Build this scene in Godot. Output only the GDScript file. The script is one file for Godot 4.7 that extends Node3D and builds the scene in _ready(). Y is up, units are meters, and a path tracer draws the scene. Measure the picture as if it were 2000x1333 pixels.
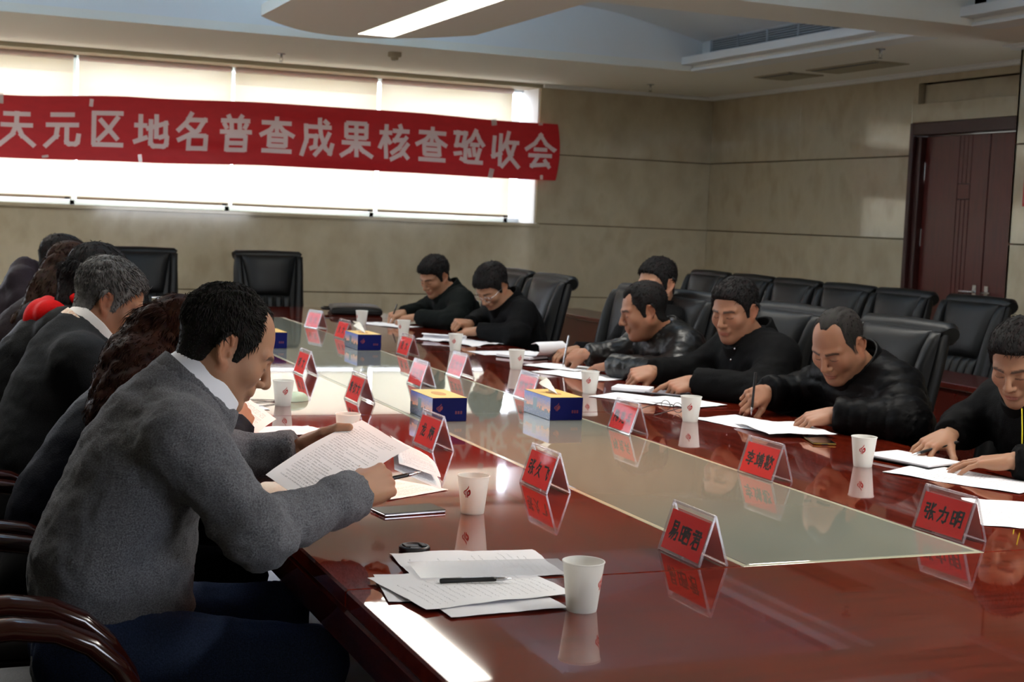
extends Node3D
# A conference room: long table with a glass inlay, people reading and writing, roller blinds, red banner.

const TOP := 0.75          # table top height
const CEIL := 2.63         # soffit height
const BACKZ := -12.0       # window wall
const RIGHTX := 6.83       # door wall
var taken := {}
var M := {}

# ---------------------------------------------------------------- mesh builder
class MB:
	var v := PackedVector3Array()
	var n := PackedVector3Array()
	var uv := PackedVector2Array()
	var c := PackedColorArray()
	var ix := PackedInt32Array()
	var xf := Transform3D()

	func face(p: Array, uvs: Array = []) -> void:   # counter-clockwise seen from outside, flat
		var s := v.size()
		var q := []
		for a in p:
			q.append(xf * (a as Vector3))
		var nn := Vector3.ZERO
		for i in q.size():
			nn += (q[i] as Vector3).cross(q[(i + 1) % q.size()])
		nn = nn.normalized()
		if xf.basis.determinant() < 0:
			nn = -nn
		for i in q.size():
			v.append(q[i])
			n.append(nn)
			uv.append(uvs[i] if i < uvs.size() else Vector2(p[i].x, p[i].y))
		for i in range(1, q.size() - 1):
			if xf.basis.determinant() < 0:
				ix.append_array(PackedInt32Array([s, s + i, s + i + 1]))
			else:
				ix.append_array(PackedInt32Array([s, s + i + 1, s + i]))

	func box(lo: Vector3, hi: Vector3, ch := 0.0) -> void:
		if ch <= 0.0:
			var a := lo
			var b := hi
			face([Vector3(a.x, a.y, b.z), Vector3(b.x, a.y, b.z), b, Vector3(a.x, b.y, b.z)])
			face([Vector3(b.x, a.y, a.z), a, Vector3(a.x, b.y, a.z), Vector3(b.x, b.y, a.z)])
			face([Vector3(b.x, a.y, b.z), Vector3(b.x, a.y, a.z), Vector3(b.x, b.y, a.z), b])
			face([a, Vector3(a.x, a.y, b.z), Vector3(a.x, b.y, b.z), Vector3(a.x, b.y, a.z)])
			face([Vector3(a.x, b.y, b.z), b, Vector3(b.x, b.y, a.z), Vector3(a.x, b.y, a.z)])
			face([a, Vector3(b.x, a.y, a.z), Vector3(b.x, a.y, b.z), Vector3(a.x, a.y, b.z)])
			return
		var m := (lo + hi) / 2
		var h := (hi - lo) / 2
		for ax in 3:
			for sg in [-1.0, 1.0]:
				var u := (ax + 1) % 3
				var w := (ax + 2) % 3
				var ps := []
				for q in [[-1, -1], [1, -1], [1, 1], [-1, 1]]:
					var e := Vector3.ZERO
					e[ax] = sg * h[ax]
					e[u] = q[0] * (h[u] - ch)
					e[w] = q[1] * (h[w] - ch)
					ps.append(m + e)
				if sg < 0:
					ps.reverse()
				face(ps)
		for ax in 3:
			var u := (ax + 1) % 3
			var w := (ax + 2) % 3
			for su in [-1.0, 1.0]:
				for sw in [-1.0, 1.0]:
					var ps := []
					for q in [[-1, 0], [1, 0], [1, 1], [-1, 1]]:
						var e := Vector3.ZERO
						e[ax] = q[0] * (h[ax] - ch)
						e[u] = su * (h[u] - (ch if q[1] == 1 else 0.0))
						e[w] = sw * (h[w] - (ch if q[1] == 0 else 0.0))
						ps.append(m + e)
					if su * sw < 0:
						ps.reverse()
					face(ps)
		for sx in [-1.0, 1.0]:
			for sy in [-1.0, 1.0]:
				for sz in [-1.0, 1.0]:
					var ps := [m + Vector3(sx * h.x, sy * (h.y - ch), sz * (h.z - ch)), m + Vector3(sx * (h.x - ch), sy * h.y, sz * (h.z - ch)), m + Vector3(sx * (h.x - ch), sy * (h.y - ch), sz * h.z)]
					if sx * sy * sz < 0:
						ps.reverse()
					face(ps)

	# rows of equal length, smooth; closed tubes are turned outward by their volume
	func grid(rows: Array, wrap := false, caps := false, flip := false, uvr := Rect2(0, 0, 1, 1)) -> void:
		var s := v.size()
		var nr := rows.size()
		var nc: int = rows[0].size()
		for i in nr:
			for j in nc:
				v.append(xf * (rows[i][j] as Vector3))
				n.append(Vector3.ZERO)
				uv.append(uvr.position + uvr.size * Vector2(float(j) / (nc if wrap else nc - 1), float(i) / maxf(1, nr - 1)))
		var t := PackedInt32Array()
		for i in nr - 1:
			for j in (nc if wrap else nc - 1):
				var a := s + i * nc + j
				var b := s + i * nc + (j + 1) % nc
				var d := s + (i + 1) * nc + j
				var e := s + (i + 1) * nc + (j + 1) % nc
				t.append_array(PackedInt32Array([a, b, e, a, e, d]))
		if caps:
			for k in [0, nr - 1]:
				var base := v.size()
				var mid := Vector3.ZERO
				for j in nc:
					mid += xf * (rows[k][j] as Vector3)
				v.append(mid / nc)
				n.append(Vector3.ZERO)
				uv.append(Vector2(0.5, 0.5))
				for j in nc:
					v.append(xf * (rows[k][j] as Vector3))
					n.append(Vector3.ZERO)
					uv.append(Vector2(0.5, 0.5))
				for j in nc:
					if k == 0:
						t.append_array(PackedInt32Array([base, base + 1 + (j + 1) % nc, base + 1 + j]))
					else:
						t.append_array(PackedInt32Array([base, base + 1 + j, base + 1 + (j + 1) % nc]))
		var vol := 0.0
		if wrap:
			for i in range(0, t.size(), 3):
				vol += v[t[i]].dot(v[t[i + 1]].cross(v[t[i + 2]]))
			if not caps:
				vol = 0.0
				var o := v[s]
				for i in range(0, t.size(), 3):
					vol += (v[t[i]] - o).dot((v[t[i + 1]] - o).cross(v[t[i + 2]] - o))
		var rev := (vol > 0) != flip   # clockwise fronts: the signed volume must be negative
		add(t, rev)

	func add(t: PackedInt32Array, rev: bool) -> void:
		for i in range(0, t.size(), 3):
			var a := t[i]
			var b := t[i + 2] if rev else t[i + 1]
			var d := t[i + 1] if rev else t[i + 2]
			var q := (v[d] - v[a]).cross(v[b] - v[a])
			n[a] += q
			n[b] += q
			n[d] += q
			ix.append(a)
			ix.append(b)
			ix.append(d)

	func lathe(prof: Array, seg := 24, at := Vector3.ZERO, caps := false) -> void:
		var rows := []
		for p in prof:
			var r := PackedVector3Array()
			for j in seg:
				var a := TAU * j / seg
				r.append(at + Vector3(cos(a) * p[0], p[1], sin(a) * p[0]))
			rows.append(r)
		grid(rows, true, caps)

	func tube(pts: Array, rad, seg := 8, flat := 1.0, upv := Vector3.UP) -> void:
		var rows := []
		var side := Vector3.ZERO
		for i in pts.size():
			var d: Vector3 = (pts[mini(i + 1, pts.size() - 1)] - pts[maxi(i - 1, 0)]).normalized()
			var s := d.cross(upv)
			if s.length() < 0.05:
				s = side if side != Vector3.ZERO else d.cross(Vector3.RIGHT)
			s = s.normalized()
			side = s
			var u := s.cross(d).normalized()
			var r: float = rad[i] if rad is Array else rad
			var row := PackedVector3Array()
			for j in seg:
				var a := TAU * (j + 0.5) / seg
				row.append((pts[i] as Vector3) + s * cos(a) * r + u * sin(a) * r * flat)
			rows.append(row)
		grid(rows, true, true)

	# rectangular-section sweep with small chamfers: w across, h up
	func beam(pts: Array, w: float, h: float, ch: float, acrossv := Vector3.ZERO) -> void:
		var rows := []
		for i in pts.size():
			var d: Vector3 = (pts[mini(i + 1, pts.size() - 1)] - pts[maxi(i - 1, 0)]).normalized()
			var s := acrossv
			if s == Vector3.ZERO:
				s = d.cross(Vector3.UP).normalized()
			var u := s.cross(d).normalized()
			var row := PackedVector3Array()
			for q in [[-1, -1, 0], [1, -1, 0], [1, -1, 1], [1, 1, 1], [1, 1, 0], [-1, 1, 0], [-1, 1, 1], [-1, -1, 1]]:
				var x: float = q[0] * (w / 2 - (ch if q[2] == 0 else 0.0))
				var y: float = q[1] * (h / 2 - (ch if q[2] == 1 else 0.0))
				row.append((pts[i] as Vector3) + s * x + u * y)
			rows.append(row)
		grid(rows, true, true)

	# outline in the xz plane (any direction), from y0 to y1
	func prism(outline: Array, y0: float, y1: float) -> void:
		var poly := PackedVector2Array()
		for p in outline:
			poly.append(Vector2(p.x, p.y))
		if not Geometry2D.is_polygon_clockwise(poly):
			poly.reverse()
		var k := poly.size()
		for i in k:
			var a := poly[i]
			var b := poly[(i + 1) % k]
			face([Vector3(a.x, y0, a.y), Vector3(a.x, y1, a.y), Vector3(b.x, y1, b.y), Vector3(b.x, y0, b.y)])
		var t := Geometry2D.triangulate_polygon(poly)
		for i in range(0, t.size(), 3):
			var a := poly[t[i]]
			var b := poly[t[i + 1]]
			var d := poly[t[i + 2]]
			if (b - a).cross(d - a) > 0:
				var e := b
				b = d
				d = e
			face([Vector3(a.x, y1, a.y), Vector3(b.x, y1, b.y), Vector3(d.x, y1, d.y)])
			face([Vector3(a.x, y0, a.y), Vector3(d.x, y0, d.y), Vector3(b.x, y0, b.y)])

	func mesh() -> ArrayMesh:
		for i in n.size():
			n[i] = n[i].normalized() if n[i].length_squared() > 0 else Vector3.UP
		var a := []
		a.resize(Mesh.ARRAY_MAX)
		a[Mesh.ARRAY_VERTEX] = v
		a[Mesh.ARRAY_NORMAL] = n
		if uv.size() == v.size():
			a[Mesh.ARRAY_TEX_UV] = uv
		if c.size() == v.size():
			a[Mesh.ARRAY_COLOR] = c
		a[Mesh.ARRAY_INDEX] = ix
		var m := ArrayMesh.new()
		m.add_surface_from_arrays(Mesh.PRIMITIVE_TRIANGLES, a)
		return m

# ---------------------------------------------------------------- scene tree helpers
func numbered(called: String) -> String:
	var k: int = taken.get(called, 0)
	taken[called] = k + 1
	return called if k == 0 else "%s_%03d" % [called, k]

func tag(o: Node3D, label: String, category := "", group := "", kind := "") -> Node3D:
	if label: o.set_meta("label", label)
	if category: o.set_meta("category", category)
	if group: o.set_meta("group", group)
	if kind: o.set_meta("kind", kind)
	return o

func obj(called: String, shape, mat: Material, parent: Node = null) -> MeshInstance3D:
	var o := MeshInstance3D.new()
	o.mesh = shape.mesh() if shape is MB else shape
	o.material_override = mat
	if parent == null:
		o.name = numbered(called)
		add_child(o, true)
	else:
		o.name = called
		parent.add_child(o, true)
	return o

func thing(called: String, label: String, category: String, at := Vector3.ZERO, turn := 0.0, group := "") -> Node3D:
	var o := Node3D.new()
	o.name = numbered(called)
	add_child(o, true)
	o.position = at
	o.rotation.y = turn
	tag(o, label, category, group)
	return o

func structure(called: String, label := "") -> Node3D:
	var o := Node3D.new()
	o.name = called
	add_child(o, true)
	tag(o, label, "", "", "structure")
	return o

func boxed(called: String, lo: Vector3, hi: Vector3, mat: Material, parent: Node = null, ch := 0.003) -> MeshInstance3D:
	var b := MB.new()
	b.box(lo, hi, ch)
	return obj(called, b, mat, parent)

func copy(o: Node3D, at: Vector3, turn: float, label: String) -> Node3D:
	var c: Node3D = o.duplicate()
	c.name = numbered((o.name as String).rstrip("0123456789").trim_suffix("_"))
	add_child(c, true)
	c.position = at
	c.rotation.y = turn
	c.set_meta("label", label)
	return c

# ---------------------------------------------------------------- materials
func noise_tex(freq: float, stops: Array, oct := 4, size := 512, seedv := 1, kind := FastNoiseLite.TYPE_SIMPLEX_SMOOTH, asn := false, bump := 4.0) -> NoiseTexture2D:
	var f := FastNoiseLite.new()
	f.noise_type = kind
	f.frequency = freq
	f.fractal_octaves = oct
	f.seed = seedv
	var t := NoiseTexture2D.new()
	t.width = size
	t.height = size
	t.seamless = true
	t.noise = f
	if asn:
		t.as_normal_map = true
		t.bump_strength = bump
	elif stops:
		var g := Gradient.new()
		var off := PackedFloat32Array()
		var col := PackedColorArray()
		for s in stops:
			off.append(s[0])
			col.append(s[1])
		g.offsets = off
		g.colors = col
		t.color_ramp = g
	return t

func mat(col: Color, rough := 0.6, metal := 0.0) -> StandardMaterial3D:
	var m := StandardMaterial3D.new()
	m.albedo_color = col
	m.roughness = rough
	m.metallic = metal
	return m

func textured(tex: Texture2D, scale: Vector3, rough: float, world := true) -> StandardMaterial3D:
	var m := mat(Color.WHITE, rough)
	m.albedo_texture = tex
	m.uv1_triplanar = true
	m.uv1_world_triplanar = world
	m.uv1_scale = scale
	return m

func lit(col: Color, energy: float) -> StandardMaterial3D:
	var m := mat(Color(0.9, 0.9, 0.9), 0.6)
	m.emission_enabled = true
	m.emission = col
	m.emission_energy_multiplier = energy
	return m

func clear(col: Color, alpha: float, rough := 0.04) -> StandardMaterial3D:
	var m := mat(Color(col.r, col.g, col.b, alpha), rough)
	m.transparency = BaseMaterial3D.TRANSPARENCY_ALPHA
	return m

func make_materials() -> void:
	var stone := noise_tex(0.006, [[0.0, Color(0.69, 0.63, 0.53)], [0.45, Color(0.73, 0.675, 0.575)], [0.7, Color(0.75, 0.70, 0.60)], [1.0, Color(0.71, 0.65, 0.545)]], 6, 1024, 7)
	M.stone = textured(stone, Vector3(0.5, 0.33, 0.5), 0.07)
	M.stone2 = textured(noise_tex(0.007, [[0.0, Color(0.68, 0.62, 0.52)], [0.5, Color(0.74, 0.685, 0.585)], [1.0, Color(0.71, 0.655, 0.56)]], 6, 1024, 19), Vector3(0.45, 0.3, 0.45), 0.07)
	for k in ["stone", "stone2"]:
		M[k].metallic_specular = 0.55
	M.joint = mat(Color(0.33, 0.28, 0.2), 0.8)
	M.plaster = mat(Color(0.92, 0.90, 0.86), 0.85)
	M.white = mat(Color(0.9, 0.9, 0.9), 0.6)
	var grain := noise_tex(0.02, [[0.0, Color(0.27, 0.07, 0.04)], [0.4, Color(0.39, 0.11, 0.058)], [0.65, Color(0.46, 0.14, 0.07)], [1.0, Color(0.33, 0.09, 0.05)]], 5, 1024, 3)
	M.wood = textured(grain, Vector3(1.6, 1.6, 0.16), 0.055)
	M.wood.metallic_specular = 0.4
	M.wood.clearcoat_enabled = true
	M.wood.clearcoat = 0.7
	M.wood.clearcoat_roughness = 0.02
	M.wood_end = textured(grain, Vector3(0.16, 1.6, 1.6), 0.055)
	M.wood_end.clearcoat_enabled = true
	M.wood_end.metallic_specular = 0.4
	M.wood_end.clearcoat = 0.7
	M.wood_end.clearcoat_roughness = 0.02
	M.desk = textured(noise_tex(0.02, [[0.0, Color(0.18, 0.055, 0.04)], [0.5, Color(0.27, 0.085, 0.06)], [1.0, Color(0.22, 0.07, 0.05)]], 5, 512, 5), Vector3(1.6, 0.3, 0.3), 0.22)
	M.door = textured(noise_tex(0.02, [[0.0, Color(0.25, 0.07, 0.055)], [0.5, Color(0.33, 0.10, 0.075)], [1.0, Color(0.28, 0.085, 0.065)]], 5, 512, 6), Vector3(1.5, 0.15, 1.5), 0.35)
	M.door_dark = mat(Color(0.2, 0.06, 0.05), 0.4)
	M.arm_wood = mat(Color(0.17, 0.055, 0.04), 0.12)
	M.glass_top = mat(Color(0.51, 0.52, 0.475), 0.03)
	M.glass_top.metallic_specular = 0.62
	M.glass_edge = mat(Color(0.74, 0.74, 0.64), 0.12)
	var lea := noise_tex(0.08, [], 3, 256, 11, FastNoiseLite.TYPE_CELLULAR, true, 1.5)
	M.leather = mat(Color(0.033, 0.035, 0.039), 0.44)
	M.leather.metallic_specular = 0.36
	M.leather.normal_enabled = true
	M.leather.normal_texture = lea
	M.leather.normal_scale = 0.25
	M.leather.uv1_triplanar = true
	M.leather.uv1_scale = Vector3(6, 6, 6)
	M.metal = mat(Color(0.75, 0.75, 0.76), 0.25, 1.0)
	M.alu = mat(Color(0.82, 0.87, 0.92), 0.35)
	M.black = mat(Color(0.03, 0.03, 0.032), 0.35)
	M.floor = textured(noise_tex(0.01, [[0.0, Color(0.66, 0.64, 0.57)], [1.0, Color(0.74, 0.72, 0.65)]], 4, 512, 12), Vector3(0.5, 0.5, 0.5), 0.2)
	M.paper = mat(Color(0.93, 0.93, 0.95), 0.75)
	M.paper.backlight_enabled = true
	M.paper.backlight = Color(0.22, 0.22, 0.22)
	M.cup = mat(Color(0.94, 0.94, 0.92), 0.45)
	M.cup.backlight_enabled = true
	M.cup.backlight = Color(0.97, 0.97, 0.96)
	M.tissue = mat(Color(0.95, 0.94, 0.9), 0.9)
	M.acrylic = clear(Color(0.95, 0.95, 0.97), 0.04, 0.04)
	M.acrylic.metallic_specular = 0.13
	M.acrylic_edge = clear(Color(0.72, 0.68, 0.72), 0.3, 0.08)
	M.dark_gap = mat(Color(0.42, 0.42, 0.42), 0.8)
	M.vent = mat(Color(0.72, 0.74, 0.76), 0.5)
	M.soffit_grille = mat(Color(0.66, 0.62, 0.53), 0.7)
	M.black_cloth = mat(Color(0.045, 0.045, 0.05), 0.85)
	M.black_cloth.metallic_specular = 0.2
	M.black_cloth.vertex_color_use_as_albedo = true
	M.jacket_leather = mat(Color(0.04, 0.042, 0.045), 0.36)
	M.jacket_leather.metallic_specular = 0.4
	M.jacket_leather.normal_enabled = true
	M.jacket_leather.normal_texture = noise_tex(0.02, [], 4, 256, 41, FastNoiseLite.TYPE_SIMPLEX, true, 6.0)
	M.jacket_leather.normal_scale = 0.35
	M.jacket_leather.uv1_triplanar = true
	M.jacket_leather.uv1_scale = Vector3(3, 3, 3)
	M.puffer = mat(Color(0.03, 0.03, 0.036), 0.5)
	M.puffer.metallic_specular = 0.2
	M.puffer.normal_enabled = true
	M.puffer.normal_texture = M.jacket_leather.normal_texture
	M.puffer.normal_scale = 0.25
	M.puffer.uv1_triplanar = true
	M.puffer.uv1_scale = Vector3(4, 4, 4)

func _ready() -> void:
	# --- camera
	var cam := Camera3D.new()
	cam.name = "camera"
	cam.transform = Transform3D(Basis(Vector3(0.92603332, 0.04122356, 0.37518383), Vector3(-0.0070551, 0.99573461, -0.0919935), Vector3(-0.37737583, 0.08254209, 0.92237427)), Vector3(0, 1.42, 0))
	cam.fov = 26.3677
	cam.near = 0.05
	cam.far = 200.0
	var lens := CameraAttributesPhysical.new()
	lens.frustum_focal_length = 32.0
	lens.frustum_focus_distance = 3.3
	lens.frustum_near = 0.05
	lens.frustum_far = 200.0
	lens.exposure_aperture = 5.6
	cam.attributes = lens
	add_child(cam)
	cam.fov = 26.3677
	cam.current = true
	# --- sky (bright overcast)
	var env := Environment.new()
	env.background_mode = Environment.BG_SKY
	var sm := ProceduralSkyMaterial.new()
	sm.sky_top_color = Color(0.86, 0.91, 1.0)
	sm.sky_horizon_color = Color(0.97, 0.98, 1.0)
	sm.ground_bottom_color = Color(0.62, 0.62, 0.6)
	sm.ground_horizon_color = Color(0.85, 0.86, 0.86)
	sm.sky_energy_multiplier = 4.0
	sm.ground_energy_multiplier = 2.4
	sm.sun_angle_max = 0.0
	var sky := Sky.new()
	sky.sky_material = sm
	env.sky = sky
	env.tonemap_mode = Environment.TONE_MAPPER_LINEAR
	env.tonemap_exposure = 0.74
	env.sdfgi_enabled = true
	env.ssao_enabled = true
	env.ssil_enabled = true
	var we := WorldEnvironment.new()
	we.name = "world_environment"
	we.environment = env
	add_child(we)
	make_materials()
	print("t0 ", Time.get_ticks_msec())
	build_room()
	build_ceiling()
	build_table()
	build_chairs()
	build_banners()
	print("t1 ", Time.get_ticks_msec())
	build_table_things()
	print("t2 ", Time.get_ticks_msec())
	build_people()
	print("t3 ", Time.get_ticks_msec())

func daylight(called: String, at: Vector3, towards: Vector3, size: Vector2, energy: float, col := Color(0.93, 0.97, 1.0)) -> void:
	var a := AreaLight3D.new()
	a.name = called
	a.area_size = size
	a.light_energy = energy
	a.light_color = col
	a.area_range = 40.0
	a.shadow_enabled = true
	add_child(a)
	a.look_at_from_position(at, at + towards, Vector3.UP if absf(towards.y) < 0.9 else Vector3.BACK)

# ---------------------------------------------------------------- room shell
func slabs(parent: Node3D, plane: String, at: float, face_dir: float, span: Array, courses: Array, thick := 0.022) -> void:
	# span: joints along the wall, courses: heights; slabs stand proud of the dark joint bed
	for i in span.size() - 1:
		for j in courses.size() - 1:
			var g := 0.0001
			var hg := 0.0045
			var a0: float = span[i] + g
			var a1: float = span[i + 1] - g
			var y0: float = courses[j] + hg
			var y1: float = courses[j + 1] - hg
			var b := MB.new()
			if plane == "z":
				b.box(Vector3(a0, y0, minf(at, at + face_dir * thick)), Vector3(a1, y1, maxf(at, at + face_dir * thick)), 0.0)
			else:
				b.box(Vector3(minf(at, at + face_dir * thick), y0, a0), Vector3(maxf(at, at + face_dir * thick), y1, a1), 0.002)
			obj("stone_slab", b, M.stone if (i * 3 + j * 5) % 4 < 2 else M.stone2, parent)

func build_room() -> void:
	var fl := structure("floor", "pale polished floor tiles")
	boxed("slab", Vector3(-4.0, -0.2, -12.6), Vector3(7.6, 0.0, 4.0), M.floor, fl, 0.0)
	# window wall
	var wb := structure("wall_back", "beige polished stone wall under and beside the windows")
	var zb := BACKZ - 0.022
	boxed("wall_core", Vector3(-4.0, 0.0, -12.5), Vector3(7.4, 1.385, zb), M.joint, wb, 0.0)
	boxed("wall_core", Vector3(5.112, 1.385, -12.5), Vector3(7.4, 3.3, zb), M.joint, wb, 0.0)
	boxed("wall_core", Vector3(-4.0, 2.62, -12.5), Vector3(5.112, 3.3, zb), M.plaster, wb, 0.0)
	var cs := [0.0, 0.11, 0.75, 1.40, 2.02, 2.66]
	slabs(wb, "z", zb, 1.0, [-4.0, -2.66, -1.39, -0.12, 1.15, 2.41, 3.68, 5.09, 6.83], [0.0, 0.11, 0.75, 1.40])
	slabs(wb, "z", zb, 1.0, [5.09, 6.83], [1.40, 2.02, 2.66])
	# window reveals and sill
	boxed("reveal", Vector3(5.078, 1.40, -12.45), Vector3(5.112, 2.62, zb), M.white, wb, 0.002)
	boxed("window_sill", Vector3(-4.0, 1.372, -12.5), Vector3(5.11, 1.40, -11.955), M.stone, wb, 0.003)
	boxed("blind_box", Vector3(-4.0, 2.595, -12.3), Vector3(5.1, 2.63, -11.98), M.soffit_grille, wb, 0.003)
	build_windows()
	# door wall
	var wr := structure("wall_right", "beige polished stone wall with the door recess")
	var xr := RIGHTX + 0.022
	boxed("wall_core", Vector3(xr, 0.0, -12.5), Vector3(7.4, 3.3, -9.03), M.joint, wr, 0.0)
	boxed("wall_core", Vector3(7.0, 2.262, -9.03), Vector3(7.4, 3.3, -7.0), M.joint, wr, 0.0)
	boxed("wall_core", Vector3(xr, 0.0, -7.0), Vector3(7.4, 3.3, 4.0), M.joint, wr, 0.0)
	slabs(wr, "x", xr, -1.0, [-12.0, -10.52, -9.03], cs)
	slabs(wr, "x", xr, -1.0, [-6.32, -4.8, -3.3, -1.8, -0.3, 1.2, 2.7, 4.0], cs)
	boxed("lintel", Vector3(RIGHTX, 2.262, -9.028), Vector3(xr, 2.40, -7.0), M.stone2, wr, 0.002)
	boxed("lintel", Vector3(RIGHTX + 0.06, 2.405, -8.97), Vector3(7.0, 2.545, -7.0), M.stone, wr, 0.002)
	boxed("lintel", Vector3(RIGHTX, 2.55, -9.028), Vector3(xr, 2.66, -7.0), M.stone2, wr, 0.002)
	boxed("recess_cheek", Vector3(RIGHTX, 2.40, -9.028), Vector3(xr + 0.06, 2.55, -8.972), M.stone2, wr, 0.001)
	# pillar in front of the door wall
	var pl := structure("wall_pillar", "pale stone pillar at the right edge beside the door")
	boxed("pillar_core", Vector3(6.322, 0.0, -7.268), Vector3(7.4, 2.64, -6.342), M.joint, pl, 0.0)
	slabs(pl, "x", 6.322, -1.0, [-7.29, -6.32], cs)
	for y in 5:
		boxed("stone_slab", Vector3(6.30, cs[y] + 0.004, -7.29), Vector3(7.0, cs[y + 1] - 0.004, -7.268), M.stone2, pl, 0.002)
	# the walls that the photograph does not show
	var wl := structure("wall_left", "beige wall")
	boxed("wall_core", Vector3(-4.4, 0.0, -12.6), Vector3(-4.0, 3.3, 4.2), M.stone, wl, 0.0)
	var wf := structure("wall_front", "beige wall behind the photographer")
	boxed("wall_core", Vector3(-4.2, 0.0, 3.6), Vector3(7.4, 1.25, 4.0), M.stone, wf, 0.0)
	boxed("wall_core", Vector3(-4.2, 2.35, 3.6), Vector3(7.4, 3.3, 4.0), M.stone, wf, 0.0)
	boxed("wall_core", Vector3(-4.2, 1.25, 3.6), Vector3(3.0, 2.35, 4.0), M.stone, wf, 0.0)
	boxed("wall_core", Vector3(5.8, 1.25, 3.6), Vector3(7.4, 2.35, 4.0), M.stone, wf, 0.0)
	# door
	var d := structure("door_1", "dark red wooden double door with inlaid grooves")
	var x0 := RIGHTX + 0.07
	boxed("frame", Vector3(RIGHTX - 0.012, 0.0, -9.028), Vector3(7.05, 2.26, -8.985), M.door_dark, d, 0.004)
	boxed("frame", Vector3(RIGHTX + 0.02, 0.0, -8.985), Vector3(7.05, 2.16, -8.93), M.door_dark, d, 0.004)
	boxed("frame", Vector3(RIGHTX - 0.012, 2.17, -8.985), Vector3(7.05, 2.26, -7.0), M.door_dark, d, 0.004)
	var z0 := -8.93
	for k in 2:
		var a := z0 + k * 0.705
		var zc := a + 0.70
		# boards with recessed grooves between them
		var cols := [a, a + 0.38, a + 0.425, a + 0.47, a + 0.515, zc]
		for i in 5:
			if i == 0 or i == 4:
				boxed("door_board", Vector3(x0, 0.01, cols[i] + 0.003), Vector3(x0 + 0.045, 2.16, cols[i + 1] - 0.003), M.door, d, 0.002)
			else:
				boxed("door_board", Vector3(x0, 1.815, cols[i] + 0.003), Vector3(x0 + 0.045, 2.16, cols[i + 1] - 0.003), M.door, d, 0.002)
				boxed("door_board", Vector3(x0, 0.90, cols[i] + 0.003), Vector3(x0 + 0.045, 1.70, cols[i + 1] - 0.003), M.door, d, 0.002)
				boxed("door_board", Vector3(x0, 0.01, cols[i] + 0.003), Vector3(x0 + 0.045, 0.78, cols[i + 1] - 0.003), M.door, d, 0.002)
		for yy in [[1.705, 1.81], [0.785, 0.895]]:
			boxed("door_board", Vector3(x0, yy[0], cols[1] + 0.003), Vector3(x0 + 0.045, yy[1], cols[4] - 0.003), M.door, d, 0.002)
		boxed("door_core", Vector3(x0 + 0.012, 0.005, a), Vector3(x0 + 0.05, 2.165, zc), M.door_dark, d, 0.001)
		var hz := zc - 0.06 if k == 0 else a + 0.06
		var h := MB.new()
		h.box(Vector3(x0 - 0.008, 0.98, hz - 0.02), Vector3(x0, 1.1, hz + 0.02), 0.002)
		h.tube([Vector3(x0 - 0.01, 1.05, hz), Vector3(x0 - 0.05, 1.05, hz), Vector3(x0 - 0.055, 1.05, hz - 0.1 * (1 if k == 0 else -1))], 0.008, 8)
		obj("door_handle", h, M.metal, d)
		boxed("hinge", Vector3(x0 - 0.006, 1.84, (a if k == 0 else zc) - 0.008), Vector3(x0 + 0.004, 1.97, (a if k == 0 else zc) + 0.008), M.metal, d, 0.002)
		boxed("hinge", Vector3(x0 - 0.006, 1.35, (a if k == 0 else zc) - 0.008), Vector3(x0 + 0.004, 1.48, (a if k == 0 else zc) + 0.008), M.metal, d, 0.002)

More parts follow.
